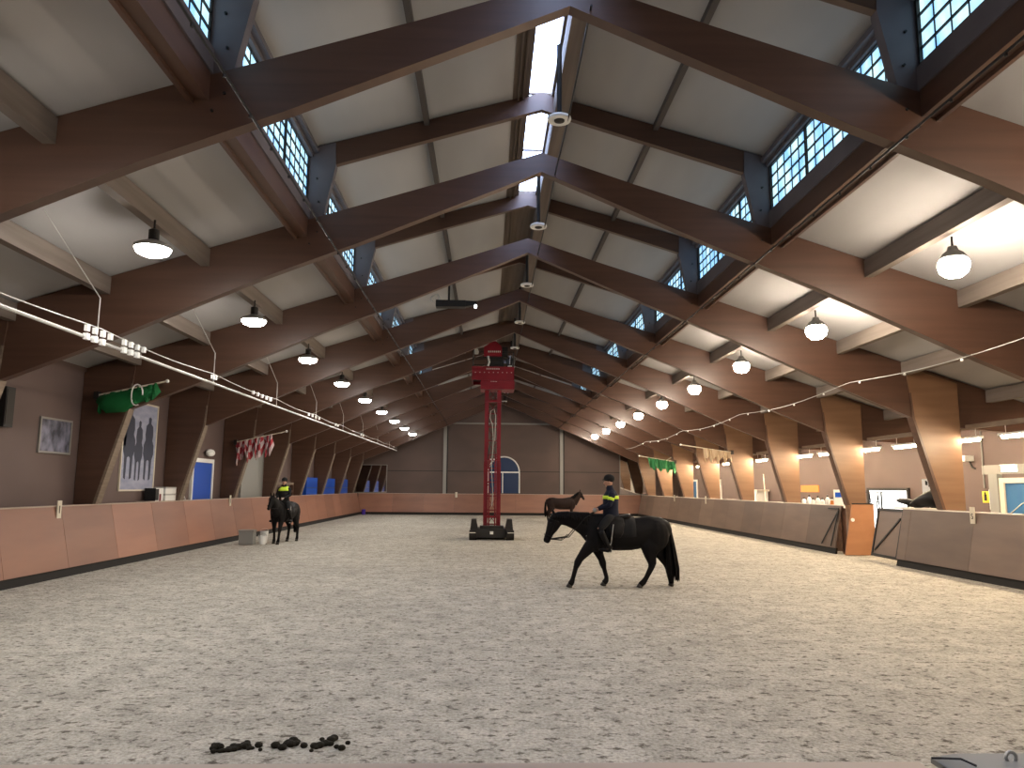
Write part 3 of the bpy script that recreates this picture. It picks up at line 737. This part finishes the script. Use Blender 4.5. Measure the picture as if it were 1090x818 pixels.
# black saddle and a white patterned sheet beside the third leg
t = thing('saddle', 'black saddle lying on the right kickboard rail beside the third leg', 'saddle', (12.75, 21.6, 1.70))
sb = MB(); sb.loft([((-.05, .55, .08), .10, .24), ((-.0, .35, .17), .15, .26), ((0, .05, .24), .20, .27), ((0, -.3, .28), .27, .27), ((0, -.55, .22), .2, .22), ((0, -.65, .12), .1, .12)], 14, ref=(1, 0, 0)); so = sb.build('seat', 'leather', t, smooth=True)
MB().loft([((-.1, .45, .10), .09, .12), ((-.12, .9, .17), .10, .14), ((-.12, 1.3, .2), .07, .10), ((-.12, 1.45, .2), .03, .05)], 12, ref=(1, 0, 0)).build('flap', 'leather', t, smooth=True)
tag(MB().box(12.44, 13.1, 20.6, 23.0, 1.655, 1.70).build('rail_board', 'cap_white'), 'pale board behind the kickboard rail under the black saddle', 'board')
t = thing('hanging_sheet', 'white sheet with a black pattern hanging beside the black saddle', 'sheet', (13.2, 22.3, 1.75))
MB().box(-.01, .01, -.33, .33, .0, .80).build('sheet', 'white', t)
q = MB(); rr = random.Random(3)
for i in range(9): y = rr.uniform(-.26, .2); z = rr.uniform(.05, .7); q.box(-.016, -.01, y, y+rr.uniform(.03, .1), z, z+rr.uniform(.04, .14))
q.build('pattern', 'black', t)
tag(MB().tube([(13.2, 22.3, 0), (13.2, 22.3, 1.8)], .02, 8).build('sheet_pole', 'steel'), 'thin pole holding up the white patterned sheet', 'pole')
t = thing('handle_tool', 'pale broom handle leaning in the right gallery behind the sixth leg', 'broom', (14.2, 38.2, 0)); MB().tube([(0, 0, 0), (.3, 1.2, 3.0)], .025, 8).build('handle', 'cream', t); MB().box(-.2, .2, -.05, .05, 0, .12).build('brush', 'ply_o', t)

# ------------------------------------------------------------------ red mast lift
t = thing('mast_lift', 'red mast lift on a black wheeled base in the middle of the arena', 'lift', (.19, 33.0, 0))
b = MB()
b.prism([(-.92, .10), (.92, .10), (.92, .30), (.80, .46), (-.80, .46), (-.92, .30)], -.75, 1.0); b.build('chassis', 'dark_metal', t)
for s in (-1, 1):
    for yy in (-.8, .85):
        q = MB(); q.tube([(s*.62, yy, .21), (s*.94, yy, .21)], .21, 20); wl = q.build('wheel', 'rubber', t); MB().tube([(s*.93, yy, .21), (s*.95, yy, .21)], .09, 12).build('hub', 'grey', wl)
    q = MB(); q.prism([(s*.55, .30), (s*.92, .30), (s*.86, .86), (s*.66, .86)] if s > 0 else [(s*.92, .30), (s*.55, .30), (s*.66, .86), (s*.86, .86)], -.7, .3); q.build('side_cabinet', 'dark_metal', t)
MB().box(-.5, .5, -.62, .0, .36, .58).build('mast_foot', 'dark_metal', t)
MB().box(-.07, .07, -.77, -.75, .24, .36).build('front_light', 'white', t)
for s in (-1, 1): MB().box(s*.8-.13, s*.8+.13, -.99, -.96, .30, .33).build('reflector', 'cap_white', t)
# mast: two nested rectangular columns each side with lattice between
MZ = 6.45
for s in (-1, 1):
    q = MB().box(s*.27-.085, s*.27+.085, -.25, .1, .45, MZ); q.build('mast_column', 'red', t)
    q = MB().box(s*.13-.03, s*.13+.03, -.32, -.15, .45, 3.6); q.build('inner_rail', 'red', t)
    q = MB().box(s*.34-.03, s*.34+.03, -.29, -.2, .45, 3.3); q.build('guide_bar', 'red', t)
q = MB(); z = .6
while z < MZ-.4:
    q.box(-.2, .2, .04, .08, z, z+.05)
    q.tube([(-.2, .06, z), (.2, .06, z+.55)], .016, 5); q.tube([(.2, .06, z), (-.2, .06, z+.55)], .016, 5)
    z += .6
q.build('lattice', 'red', t)
for z in (3.35, .9, 5.9): MB().box(-.36, .36, -.30, .12, z, z+.10).build('cross_collar', 'red', t)
for s in (-1, 1): MB().box(s*.1-.05, s*.1+.05, -.31, -.30, 3.38, 3.43).build('label_plate', 'white', t)
MB().tube([(0, -.28, 1.4)] + [(.03*math.sin(i), -.30, 1.4+i*.35) for i in range(1, 11)] + [(-.12, -.3, 5.2), (-.1, -.3, 5.5), (.05, -.3, 5.6), (.12, -.3, 5.3), (.1, -.3, 4.2)], .016, 6).build('hose', 'tack_w', t)
MB().tube([(-.18, -.3, 3.9), (-.2, -.34, 3.4), (-.05, -.34, 4.3), (.02, -.3, 4.4)], .014, 6).build('hose', 'black', t)
# platform
MB().box(-.93, .90, -.75, .75, 6.95, 7.00).build('platform_floor', 'dark_metal', t)
MB().box(-.93, .90, -.78, -.75, 6.80, 7.40).build('front_panel', 'red', t)
MB().box(-.55, .92, -.70, .5, 6.42, 6.82).build('lower_box', 'red', t)
MB().box(-.93, -.90, -.75, .75, 6.80, 7.40).box(.87, .90, -.75, .75, 6.80, 7.40).box(-.93, .9, .72, .75, 6.80, 7.40).build('side_panels', 'red', t)
q = MB()
for i in range(9): x = -.78+i*.195; q.tube([(x, -.79, 7.14), (x, -.78, 7.14)], .022, 8)
q.build('bolt_row', 'tack_w', t)
q = MB()
for i in range(7): x = -.30+i*.085; q.box(x, x+.05, -.79, -.78, 7.27, 7.33)
for i in range(5): x = -.12+i*.06; q.box(x, x+.035, -.71, -.70, 6.74, 6.77)
q.build('faded_lettering', 'tack_w', t)
q = MB()
for x in (-.90, -.25, .60, .87): q.tube([(x, -.74, 7.4), (x, -.74, 8.05)], .02, 6); q.tube([(x, .73, 7.4), (x, .73, 8.05)], .02, 6)
for yy in (-.74, .73): q.tube([(-.9, yy, 7.72), (.87, yy, 7.72)], .02, 6); q.tube([(-.9, yy, 8.05), (.87, yy, 8.05)], .02, 6)
for x in (-.9, .87): q.tube([(x, -.74, 8.05), (x, .73, 8.05)], .02, 6); q.tube([(x, -.74, 7.72), (x, .73, 7.72)], .02, 6)
q.build('guard_rail', 'dark_metal', t)
MB().prism([(-.42, 7.86), (.36, 7.86), (.36, 8.26), (.10, 8.52), (-.05, 8.52), (-.42, 8.26)], -.80, -.55).build('upper_shield', 'red', t)
q = MB()
for i in range(7): x = -.24+i*.082; q.box(x, x+.05, -.81, -.80, 8.02, 8.09)
q.build('faded_lettering', 'tack_w', t)
MB().box(-.28, .45, -.6, -.2, 7.40, 7.86).build('control_box', 'black', t)
MB().box(.36, .62, -.6, -.3, 7.86, 8.3).build('battery_case', 'black', t)
MB().tube([(-.24, -.78, 7.42), (-.19, -.8, 7.6), (-.24, -.8, 7.86)], .045, 8).build('pale_hose', 'tack_w', t)
MB().lathe([(.09, 0), (.11, .1), (.06, .24)], (-.75, -.74, 7.95), 12).build('work_light', 'tack_w', t)

# ------------------------------------------------------------------ animals and people
def remesh(o, vox, sm=3):
    m = o.modifiers.new('r', 'REMESH'); m.mode = 'VOXEL'; m.voxel_size = vox; m.use_smooth_shade = True
    s = o.modifiers.new('s', 'SMOOTH'); s.iterations = sm; s.factor = .5

def build_horse(label, loc, rz, P, coat='horse', cat='horse', white=False, tackw=True, legs=None):
    """local frame: head towards -x; P gives the pose"""
    t = thing('horse', label, cat, loc, rz)
    h = MB()
    # barrel: point, half height, half width
    h.loft([((-.80, 0, 1.12), .10, .08), ((-.76, 0, 1.14), .20, .15), ((-.66, 0, 1.17), .31, .215), ((-.48, 0, 1.20), .385, .255), ((-.25, 0, 1.195), .39, .285), ((0, 0, 1.175), .375, .305), ((.25, 0, 1.175), .365, .31), ((.48, 0, 1.205), .35, .30), ((.70, 0, 1.26), .33, .285), ((.90, 0, 1.25), .31, .26), ((1.05, 0, 1.21), .25, .20), ((1.13, 0, 1.16), .13, .11)], 18)
    h.ell((-.42, 0, 1.52), .26, .09, .10)            # withers
    # shoulders and quarters
    for s in (-1, 1):
        h.ell((-.55, s*.15, 1.12), .23, .12, .34); h.ell((.80, s*.16, 1.15), .30, .15, .36)
    n = P['neck']       # list of (x,z,half height,half width)
    h.loft([((x, 0, z), a, b) for x, z, a, b in n], 14)
    hd = P['head']; hx, hz = hd[0]; nx, nz = hd[1]   # poll, nose
    v = Vector((nx-hx, 0, nz-hz)); L = v.length; v /= L; nrm = Vector((v.z, 0, -v.x))
    if nrm.z > 0: nrm = -nrm
    bp = Vector((hx, 0, hz))
    hs = [(-.04, .0, .06, .07), (.06, .03, .125, .095), (.17, .045, .15, .10), (.27, .03, .125, .085), (.38, .01, .092, .066), (.48, .0, .08, .058), (.555, .0, .078, .06), (.60, .0, .05, .045)]
    h.loft([(tuple(bp+v*(s_*L/.6)+nrm*o_), a*L/.6, b*L/.6) for s_, o_, a, b in hs], 14)
    for s in (-1, 1):    # ears
        e = bp + Vector((0, s*.055, 0)); up = -nrm*.6 - v*.8
        e0 = e; e1 = e + up*.10; e2 = e + up*.19
        h.loft([(tuple(e0), .035, .035), (tuple(e1), .034, .028), (tuple(e2), .008, .008)], 8)
    K = P.get('thick', 1.42)
    for pts in P['legs']:
        h.loft([((x, y, z), a*(K if z < .95 else 1), b*(K if z < .95 else 1)) for x, y, z, a, b in pts], 10)
    o = h.build('body', coat, t, smooth=True); remesh(o, .022, 3)
    # hooves
    for pts in P['legs']:
        x, y, z, a, b = pts[-1]
        q = MB(); q.loft([((x-.02, y, .0), .072, .065), ((x-.01, y, .03), .068, .062), ((x+.005, y, .085), .05, .05)], 12, ref=(0, 1, 0)); q.build('hoof', 'hoof', t, smooth=True)
    # eyes and nostrils
    for s in (-1, 1):
        e = bp + v*(.17*L/.6) - nrm*.045 + Vector((0, s*.088, 0)); MB().ell(tuple(e), .02, .012, .02, 8, 6).build('eye', 'leather', t, smooth=True)
        e = bp + v*(.56*L/.6) - nrm*.03 + Vector((0, s*.05, 0)); MB().ell(tuple(e), .018, .01, .014, 8, 6).build('nostril', 'leather', t, smooth=True)
    # mane: locks hanging from the crest
    q = MB(); rr = random.Random(5)
    for k in range(1, len(n)):
        x0, z0, a0, _ = n[k-1]; x1, z1, a1, _ = n[k]
        for j in range(7):
            f = j/7; x = x0+(x1-x0)*f; z = z0+(z1-z0)*f; a = a0+(a1-a0)*f
            tx, tz = x1-x0, z1-z0; l = math.hypot(tx, tz); px, pz = -tz/l, tx/l
            if pz < 0: px, pz = -px, -pz
            cx_, cz_ = x+px*a*.93, z+pz*a*.93
            s = 1 if P.get('mane', 1) > 0 else -1
            q.loft([((cx_, 0, cz_), .03, .02), ((cx_+.01, s*.07, cz_-.02), .035, .02), ((cx_+rr.uniform(-.02, .03), s*.135, cz_-a*.6), .03, .015), ((cx_+rr.uniform(-.02, .04), s*.15, cz_-a*1.05), .008, .006)], 6)
    q.build('mane', 'hair', t, smooth=True)
    # tail
    T = P['tail']; q = MB()
    for k in range(46):
        a = rr.uniform(0, 2*PI); sp = rr.uniform(.1, 1)
        pts = []
        for i, (x, z, w) in enumerate(T):
            pts.append(((x+math.cos(a)*w*sp, P.get('taily', 0)*i/len(T)+math.sin(a)*w*sp*.8, z+rr.uniform(-.02, .02)), .022 if i < len(T)-1 else .004, .022 if i < len(T)-1 else .004))
        q.loft(pts, 6)
    q.build('tail', 'hair', t, smooth=True)
    # bridle
    q = MB()
    def ring(s_, o_, a, b, r):
        c_ = bp+v*(s_*L/.6)+nrm*o_; pts = [tuple(c_+nrm*(a*math.cos(w*PI/8))+Vector((0, 1, 0))*(b*math.sin(w*PI/8))) for w in range(17)]; q.tube(pts, r, 6)
    ring(.44, 0, .095, .072, .010); ring(.10, .03, .145, .108, .010)
    for s in (-1, 1): q.tube([tuple(bp+v*(.08*L/.6)+nrm*.05+Vector((0, s*.105, 0))), tuple(bp+v*(.46*L/.6)+nrm*.03+Vector((0, s*.07, 0)))], .010, 6)
    q.build('bridle', 'leather', t)
    bit = bp+v*(.50*L/.6)+nrm*.06
    if P.get('hands'):
        hxx, hzz = P['hands']; q = MB()
        for s in (-1, 1):
            m1 = Vector((bit.x*.6+hxx*.4, s*.16, min(bit.z, hzz)*.75+.25*max(bit.z, hzz)-.10))
            q.tube([(bit.x, s*.07, bit.z), tuple(m1), (hxx*.75+bit.x*.25, s*.17, hzz*.7+bit.z*.3+.05), (hxx, s*.09, hzz)], .011, 6)
            q.tube([(bit.x, s*.07, bit.z), (bit.x+.25, s*.10, bit.z-.02), (bit.x+.42, s*.14, bit.z+.10)], .008, 6)
        q.build('reins', 'leather', t)
    if P.get('saddle', True):
        q = MB(); q.loft([((-.32, 0, 1.58), .05, .12), ((-.25, 0, 1.57), .075, .17), ((-.05, 0, 1.535), .05, .19), ((.15, 0, 1.56), .06, .20), ((.24, 0, 1.60), .04, .14)], 12)
        for s in (-1, 1): q.loft([((-.1, s*.19, 1.55), .16, .03), ((-.12, s*.27, 1.42), .19, .025), ((-.14, s*.318, 1.22), .17, .018), ((-.14, s*.318, 1.10), .10, .012)], 12)
        sd = q.build('saddle', 'leather', t, smooth=True)
        for s in (-1, 1):
            MB().tube([(-.20, s*.345, 1.40), (-.26, s*.37, 1.0), (-.30, s*.385, .90)], .010, 6).tube([(-.30, s*.385, .90), (-.25, s*.385, .84), (-.25, s*.385, .79), (-.36, s*.385, .79), (-.36, s*.385, .84), (-.30, s*.385, .90)], .010, 6).build('stirrup', 'steel', sd)
        q = MB(); pts = [(-.22, .315*math.sin(w*PI/12), 1.19-.405*math.cos(w*PI/12)) for w in range(-10, 11)]; q.tube(pts, .022, 6); q.build('girth', 'leather', t)
        q = MB()
        ring_ = lambda x, a, b, zc: [(x, b*math.sin(w*PI/18), zc+a*math.cos(w*PI/18)) for w in range(-10, 11)]
        secs = [ring_(-.36, .388, .295, 1.19), ring_(-.2, .385, .302, 1.185), ring_(0, .382, .313, 1.18), ring_(.2, .372, .317, 1.18), ring_(.32, .365, .315, 1.19)]
        for sc_ in secs: q.v += sc_
        m_ = len(secs[0])
        for a_ in range(4):
            for b_ in range(m_-1): i_ = a_*m_+b_; q.add([(i_, i_+1, i_+m_+1, i_+m_)])
        so = q.build('saddle_cloth', 'blackc', t, smooth=True); sm = so.modifiers.new('s', 'SOLIDIFY'); sm.thickness = .012
    if tackw:
        q = MB(); q.tube([(-.66, .20, 1.28), (-.77, .14, 1.14), (-.83, 0, 1.06), (-.77, -.14, 1.14), (-.66, -.20, 1.28)], .014, 6); q.build('breast_strap', 'tack_w', t)
    return t

def legs_stand(dx=(0, 0, 0, 0)):
    L = []
    for i, s in enumerate((-1, 1)):
        d = dx[i]; x = -.55
        L.append([(x, s*.15, 1.05, .14, .10), (x+.02+d*.2, s*.15, .85, .09, .075), (x+d*.5, s*.15, .62, .058, .052), (x+d*.55, s*.15, .53, .060, .055), (x+d*.7, s*.15, .42, .038, .035), (x+d*.85, s*.15, .2, .036, .034), (x+d*.95-.02, s*.15, .13, .045, .042), (x+d-.05, s*.15, .07, .05, .048)])
    for i, s in enumerate((-1, 1)):
        d = dx[2+i]; x = .90
        L.append([(x-.12, s*.15, 1.10, .23, .13), (x-.10+d*.2, s*.16, .90, .17, .10), (x+d*.3, s*.15, .72, .085, .065), (x+.13+d*.5, s*.15, .56, .062, .05), (x+.10+d*.6, s*.15, .45, .046, .04), (x+.07+d*.8, s*.15, .22, .038, .036), (x+.05+d*.9, s*.15, .14, .046, .043), (x+.01+d, s*.15, .07, .05, .048)])
    return L

# main horse: coordinates traced in metres, body centre at X=3.0
MX = 3.02
def w_(X): return X-MX
main = {
 'neck': [(-.62, 1.30, .34, .19), (-.80, 1.40, .27, .15), (-1.00, 1.46, .205, .12), (-1.20, 1.505, .165, .10), (-1.38, 1.52, .14, .09), (-1.50, 1.51, .11, .085)],
 'head': [(-1.49, 1.58), (-1.68, .965)],
 'legs': [
  # near fore stepping forward, far fore under the body, hinds
  [(-.62, -.15, 1.02, .15, .10), (-.74, -.15, .86, .10, .075), (-.93, -.15, .64, .062, .055), (-.98, -.15, .55, .062, .055), (-1.03, -.15, .42, .040, .036), (-1.09, -.15, .20, .037, .034), (-1.115, -.15, .12, .047, .043), (-1.16, -.15, .06, .05, .048)],
  [(-.56, .15, 1.0, .15, .10), (-.50, .15, .82, .09, .075), (-.40, .15, .60, .058, .052), (-.37, .15, .50, .060, .055), (-.34, .15, .38, .038, .035), (-.29, .15, .19, .036, .034), (-.30, .15, .12, .046, .043), (-.35, .15, .06, .05, .048)],
  [(.72, -.15, 1.08, .25, .13), (.66, -.16, .88, .17, .10), (.66, -.15, .70, .10, .07), (.70, -.15, .53, .068, .052), (.67, -.15, .43, .050, .042), (.56, -.15, .22, .040, .037), (.50, -.15, .13, .048, .044), (.42, -.15, .06, .05, .048)],
  [(.86, .15, 1.05, .25, .13), (.90, .16, .86, .17, .10), (1.00, .15, .68, .095, .07), (1.10, .15, .50, .064, .050), (1.12, .15, .40, .046, .040), (1.15, .15, .22, .038, .036), (1.19, .15, .13, .046, .043), (1.20, .15, .06, .05, .048)]],
 'tail': [(1.02, 1.42, .03), (1.12, 1.28, .06), (1.15, 1.0, .10), (1.18, .7, .145), (1.21, .4, .17), (1.24, .14, .15)],
 'hands': (-.56, 1.67), 'mane': -1}
build_horse('black horse walking left with its head low in the middle of the arena', (MX, 17.33, 0), 0, main)
front = {
 'neck': [(-.60, 1.30, .36, .22), (-.78, 1.42, .30, .18), (-.94, 1.54, .24, .15), (-1.06, 1.64, .19, .12), (-1.14, 1.72, .14, .10)],
 'head': [(-1.14, 1.79), (-1.44, 1.30)],
 'legs': legs_stand((-.22, .12, .12, -.12)),
 'tail': [(1.05, 1.42, .03), (1.16, 1.25, .045), (1.18, .9, .07), (1.17, .6, .08), (1.16, .35, .06)],
 'hands': (-.42, 1.70)}
build_horse('black horse ridden along the left kickboard towards the camera', (-7.93, 30.0, 0), math.radians(82), front, tackw=True)
far = dict(front); far['neck'] = [(-.60, 1.30, .36, .20), (-.76, 1.46, .30, .16), (-.90, 1.62, .24, .13), (-1.02, 1.76, .19, .11), (-1.10, 1.86, .15, .10)]; far['head'] = [(-1.08, 1.95), (-1.36, 1.44)]; far['legs'] = legs_stand((-.05, .08, .05, -.1)); far.pop('hands'); far['saddle'] = False
build_horse('dark brown horse standing sideways near the end wall, head to the right', (4.95, 49.5, 0), PI, far, coat='horse_b', tackw=True)

def person(label, loc, rz, coat, band):
    """seated rider, facing +x, origin at the seat"""
    t = thing('person', label, 'person', loc, rz)
    b = MB()
    b.loft([((-.02, 0, -.06), .12, .15), ((0, 0, .03), .125, .175), ((0, 0, .18), .105, .145), ((0, 0, .34), .115, .16), ((0, 0, .48), .11, .175), ((.0, 0, .555), .075, .15), ((.01, 0, .59), .055, .07)], 16)
    b.loft([((.01, 0, .56), .055, .058), ((.03, 0, .68), .05, .052)], 10)
    b.ell((.05, 0, .79), .098, .078, .125, 16, 12); b.loft([((.125, 0, .79), .012, .012), ((.155, 0, .755), .018, .016), ((.13, 0, .74), .012, .014)], 8)   # head, nose
    b.loft([((.07, 0, .70), .06, .05), ((.11, 0, .685), .035, .035)], 8)     # chin
    for s in (-1, 1):
        b.ell((.04, s*.08, .775), .018, .012, .03, 8, 6)          # ear
        sh, el, wr = (0, s*.185, .52), (.07, s*.245, .27), (.31, s*.10, .16)
        b.loft([(sh, .062, .06), ((.03, s*.22, .40), .05, .048), (el, .042, .042), ((.19, s*.18, .21), .038, .038), (wr, .027, .027)], 10)
        # hand: palm and five fingers closed on the rein
        b.loft([(wr, .027, .02), ((.35, s*.09, .145), .035, .018), ((.39, s*.085, .135), .036, .018)], 8)
        for j, (L_, dz) in enumerate(((.9, .028), (1, .010), (.95, -.010), (.78, -.028))):
            k0 = Vector((.385, s*.088, .135+dz)); k1 = k0+Vector((.032*L_, -s*.006, 0)); k2 = k1+Vector((.006, -s*.028*L_, -.002)); k3 = k2+Vector((-.022*L_, -s*.006, 0))
            b.tube([tuple(k0), tuple(k1), tuple(k2), tuple(k3)], [.0095, .009, .0085, .007], 6)
        b.tube([(.345, s*.085, .165), (.375, s*.072, .178), (.40, s*.068, .176)], [.011, .010, .008], 6)    # thumb
        hip, kn, an = (0, s*.11, .0), (.30, s*.325, -.26), (.12, s*.37, -.63)
        b.loft([(hip, .105, .10), ((.14, s*.24, -.10), .092, .085), (kn, .062, .06), ((.24, s*.35, -.40), .058, .055), (an, .038, .038)], 12)
        b.loft([((.08, s*.37, -.68), .035, .038), ((.16, s*.38, -.70), .033, .045), ((.26, s*.39, -.70), .024, .038), ((.29, s*.39, -.70), .012, .02)], 10)
    o = b.build('body', 'skin', t, smooth=True); remesh(o, .009, 2)
    # jacket
    j = MB()
    j.loft([((-.03, 0, -.10), .19, .22), ((0, 0, .0), .19, .22), ((0, 0, .18), .175, .20), ((0, 0, .34), .18, .21), ((0, 0, .47), .17, .215), ((0, 0, .56), .125, .185), ((.015, 0, .61), .085, .10), ((.025, 0, .66), .078, .085), ((.03, 0, .71), .076, .078)], 18)
    for s in (-1, 1):
        j.loft([((-.0, s*.15, .54), .075, .07), ((0, s*.205, .50), .082, .07), ((.03, s*.235, .40), .068, .062), ((.07, s*.255, .27), .058, .056), ((.19, s*.185, .21), .052, .05), ((.29, s*.115, .168), .042, .042)], 12)
    jk = j.build('jacket', coat, t, smooth=True); remesh(jk, .014, 3)
    q = MB()
    if band == 'band':
        q.loft([((0, 0, .40), .187, .225), ((0, 0, .475), .180, .230)], 24)
        for s in (-1, 1): q.loft([((.025, s*.228, .43), .077, .073), ((.042, s*.238, .37), .073, .070)], 14)
    else:
        q.loft([((0, 0, .44), .187, .232), ((0, 0, .50), .17, .225), ((0, 0, .565), .132, .19), ((.015, 0, .615), .09, .105)], 24)
    q.build('reflective_yoke' if band != 'band' else 'reflective_band', 'hivis', jk, smooth=True)
    q = MB()
    for s in (-1, 1): q.loft([((-.02, s*.10, .0), .125, .115), ((.14, s*.24, -.10), .105, .098), ((.29, s*.32, -.25), .075, .072), ((.28, s*.34, -.32), .068, .064)], 12)
    o = q.build('breeches', 'blackc', t, smooth=True)
    for s in (-1, 1):
        q = MB(); q.loft([((.285, s*.335, -.30), .073, .069), ((.24, s*.35, -.40), .070, .066), ((.14, s*.37, -.60), .052, .05), ((.09, s*.37, -.68), .065, .056), ((.13, s*.375, -.71), .062, .058), ((.25, s*.39, -.71), .045, .052), ((.33, s*.39, -.715), .02, .03)], 12)
        q.build('boot', 'leather', t, smooth=True)
        q = MB(); q.ell((.375, s*.09, .14), .048, .034, .042, 10, 8)
        q.tube([(.35, s*.075, .17), (.39, s*.065, .185)], .012, 6); q.build('glove', 'tack_w' if band != 'band' else 'grey', t, smooth=True)
        MB().ell((.135, s*.03, .805), .010, .014, .008, 8, 6).build('eye', 'leather', t)
    MB().box(.128, .140, -.022, .022, .722, .730).build('mouth', 'redc', t)
    q = MB(); q.ell((.03, 0, .862), .128, .105, .105, 18, 12); hm = q.build('helmet', 'blackc', t, smooth=True)
    q = MB(); q.loft([((.08, 0, .845), .02, .095), ((.15, 0, .84), .014, .08), ((.19, 0, .832), .006, .045)], 12); q.build('helmet_peak', 'blackc', hm, smooth=True)
    return t
person('rider in a navy jacket with a yellow reflective band on the walking black horse', (MX-.20, 17.33, 1.56), PI, 'navy', 'band')
person('rider in black with a yellow reflective yoke, riding towards the camera on the left', (-7.93+.03, 30.0-.2, 1.56), math.radians(82)+PI, 'blackc', 'yoke')

# buckets beside the left kickboard
t = thing('grey_crate', 'grey crate on the sand at the foot of the left kickboard by the horse', 'crate', (-8.98, 29.0, 0))
MB().box(-.26, .26, -.2, .2, .02, .52).build('crate_body', 'grey', t); MB().box(-.28, .28, -.22, .22, .48, .55).build('rim', 'alu', t)
for i, (x, y, z) in enumerate(((-8.50, 29.3, 0), (-8.62, 29.9, 0))):
    t = thing('bucket', '%s white bucket between the grey crate and the ridden horse' % ('nearer', 'farther')[i], 'bucket', (x, y, z))
    MB().lathe([(.12, 0), (.16, .30+.15*i), (.165, .31+.15*i), (.13, .29+.15*i)], n=16).build('pail', 'white', t)
    MB().tube([(.16*math.cos(a*PI/8), 0, .3+.15*i+.10*math.sin(a*PI/8)) for a in range(9)], .008, 5).build('handle', 'steel', t)

# droppings
rr = random.Random(11)
for i, (x, y, n, L, lab) in enumerate(((-2.10, 6.74, 26, .22, 'leftmost and widest pile'), (-1.66, 6.86, 10, .08, 'small middle clump'), (-1.38, 6.83, 18, .15, 'rightmost pile'))):
    mb = MB()
    for k in range(n):
        dx = rr.gauss(0, L*.55); dy = rr.gauss(0, .06); r = rr.uniform(.018, .038)
        mb.ell((dx, dy, r*.6), r*1.2, r, r*.8, 8, 6)
    o = mb.build('horse_droppings', 'manure', smooth=True); o.location = (x, y, 0)
    tag(o, '%s of dark horse droppings on the sand at the bottom left' % lab, 'droppings', 'horse droppings')
    dm = o.modifiers.new('r', 'REMESH'); dm.mode = 'VOXEL'; dm.voxel_size = .008

# ------------------------------------------------------------------ world, camera, view
w = bpy.data.worlds.new('World'); bpy.context.scene.world = w; w.use_nodes = True
w.node_tree.nodes['Background'].inputs[0].default_value = (.55, .70, 1, 1); w.node_tree.nodes['Background'].inputs[1].default_value = .6

yaw, pitch, roll, f, h = .031, .137, .008, 800.0, 2.2
cam = bpy.data.cameras.new('Camera'); co = bpy.data.objects.new('Camera', cam); C.objects.link(co)
cam.sensor_fit = 'HORIZONTAL'; cam.sensor_width = 36; cam.lens = f/1090*36; cam.clip_end = 300; cam.clip_start = .05
fwd = Vector((math.sin(yaw)*math.cos(pitch), math.cos(yaw)*math.cos(pitch), math.sin(pitch)))
rt = Vector((math.cos(yaw), -math.sin(yaw), 0)); upv = rt.cross(fwd)
r2 = rt*math.cos(roll)+upv*math.sin(roll); u2 = upv*math.cos(roll)-rt*math.sin(roll)
mw = Matrix((r2, u2, -fwd)).transposed().to_4x4(); mw.translation = Vector((0, 0, h))
co.matrix_world = mw
sc = bpy.context.scene; sc.camera = co
sc.view_settings.view_transform = 'Standard'; sc.view_settings.look = 'None'; sc.view_settings.gamma = 1
sc.view_settings.use_curve_mapping = False; sc.view_settings.exposure = 0.0
sc.cycles.use_denoising = True
sc.cycles.max_bounces = 6; sc.cycles.diffuse_bounces = 4; sc.cycles.sample_clamp_indirect = 4
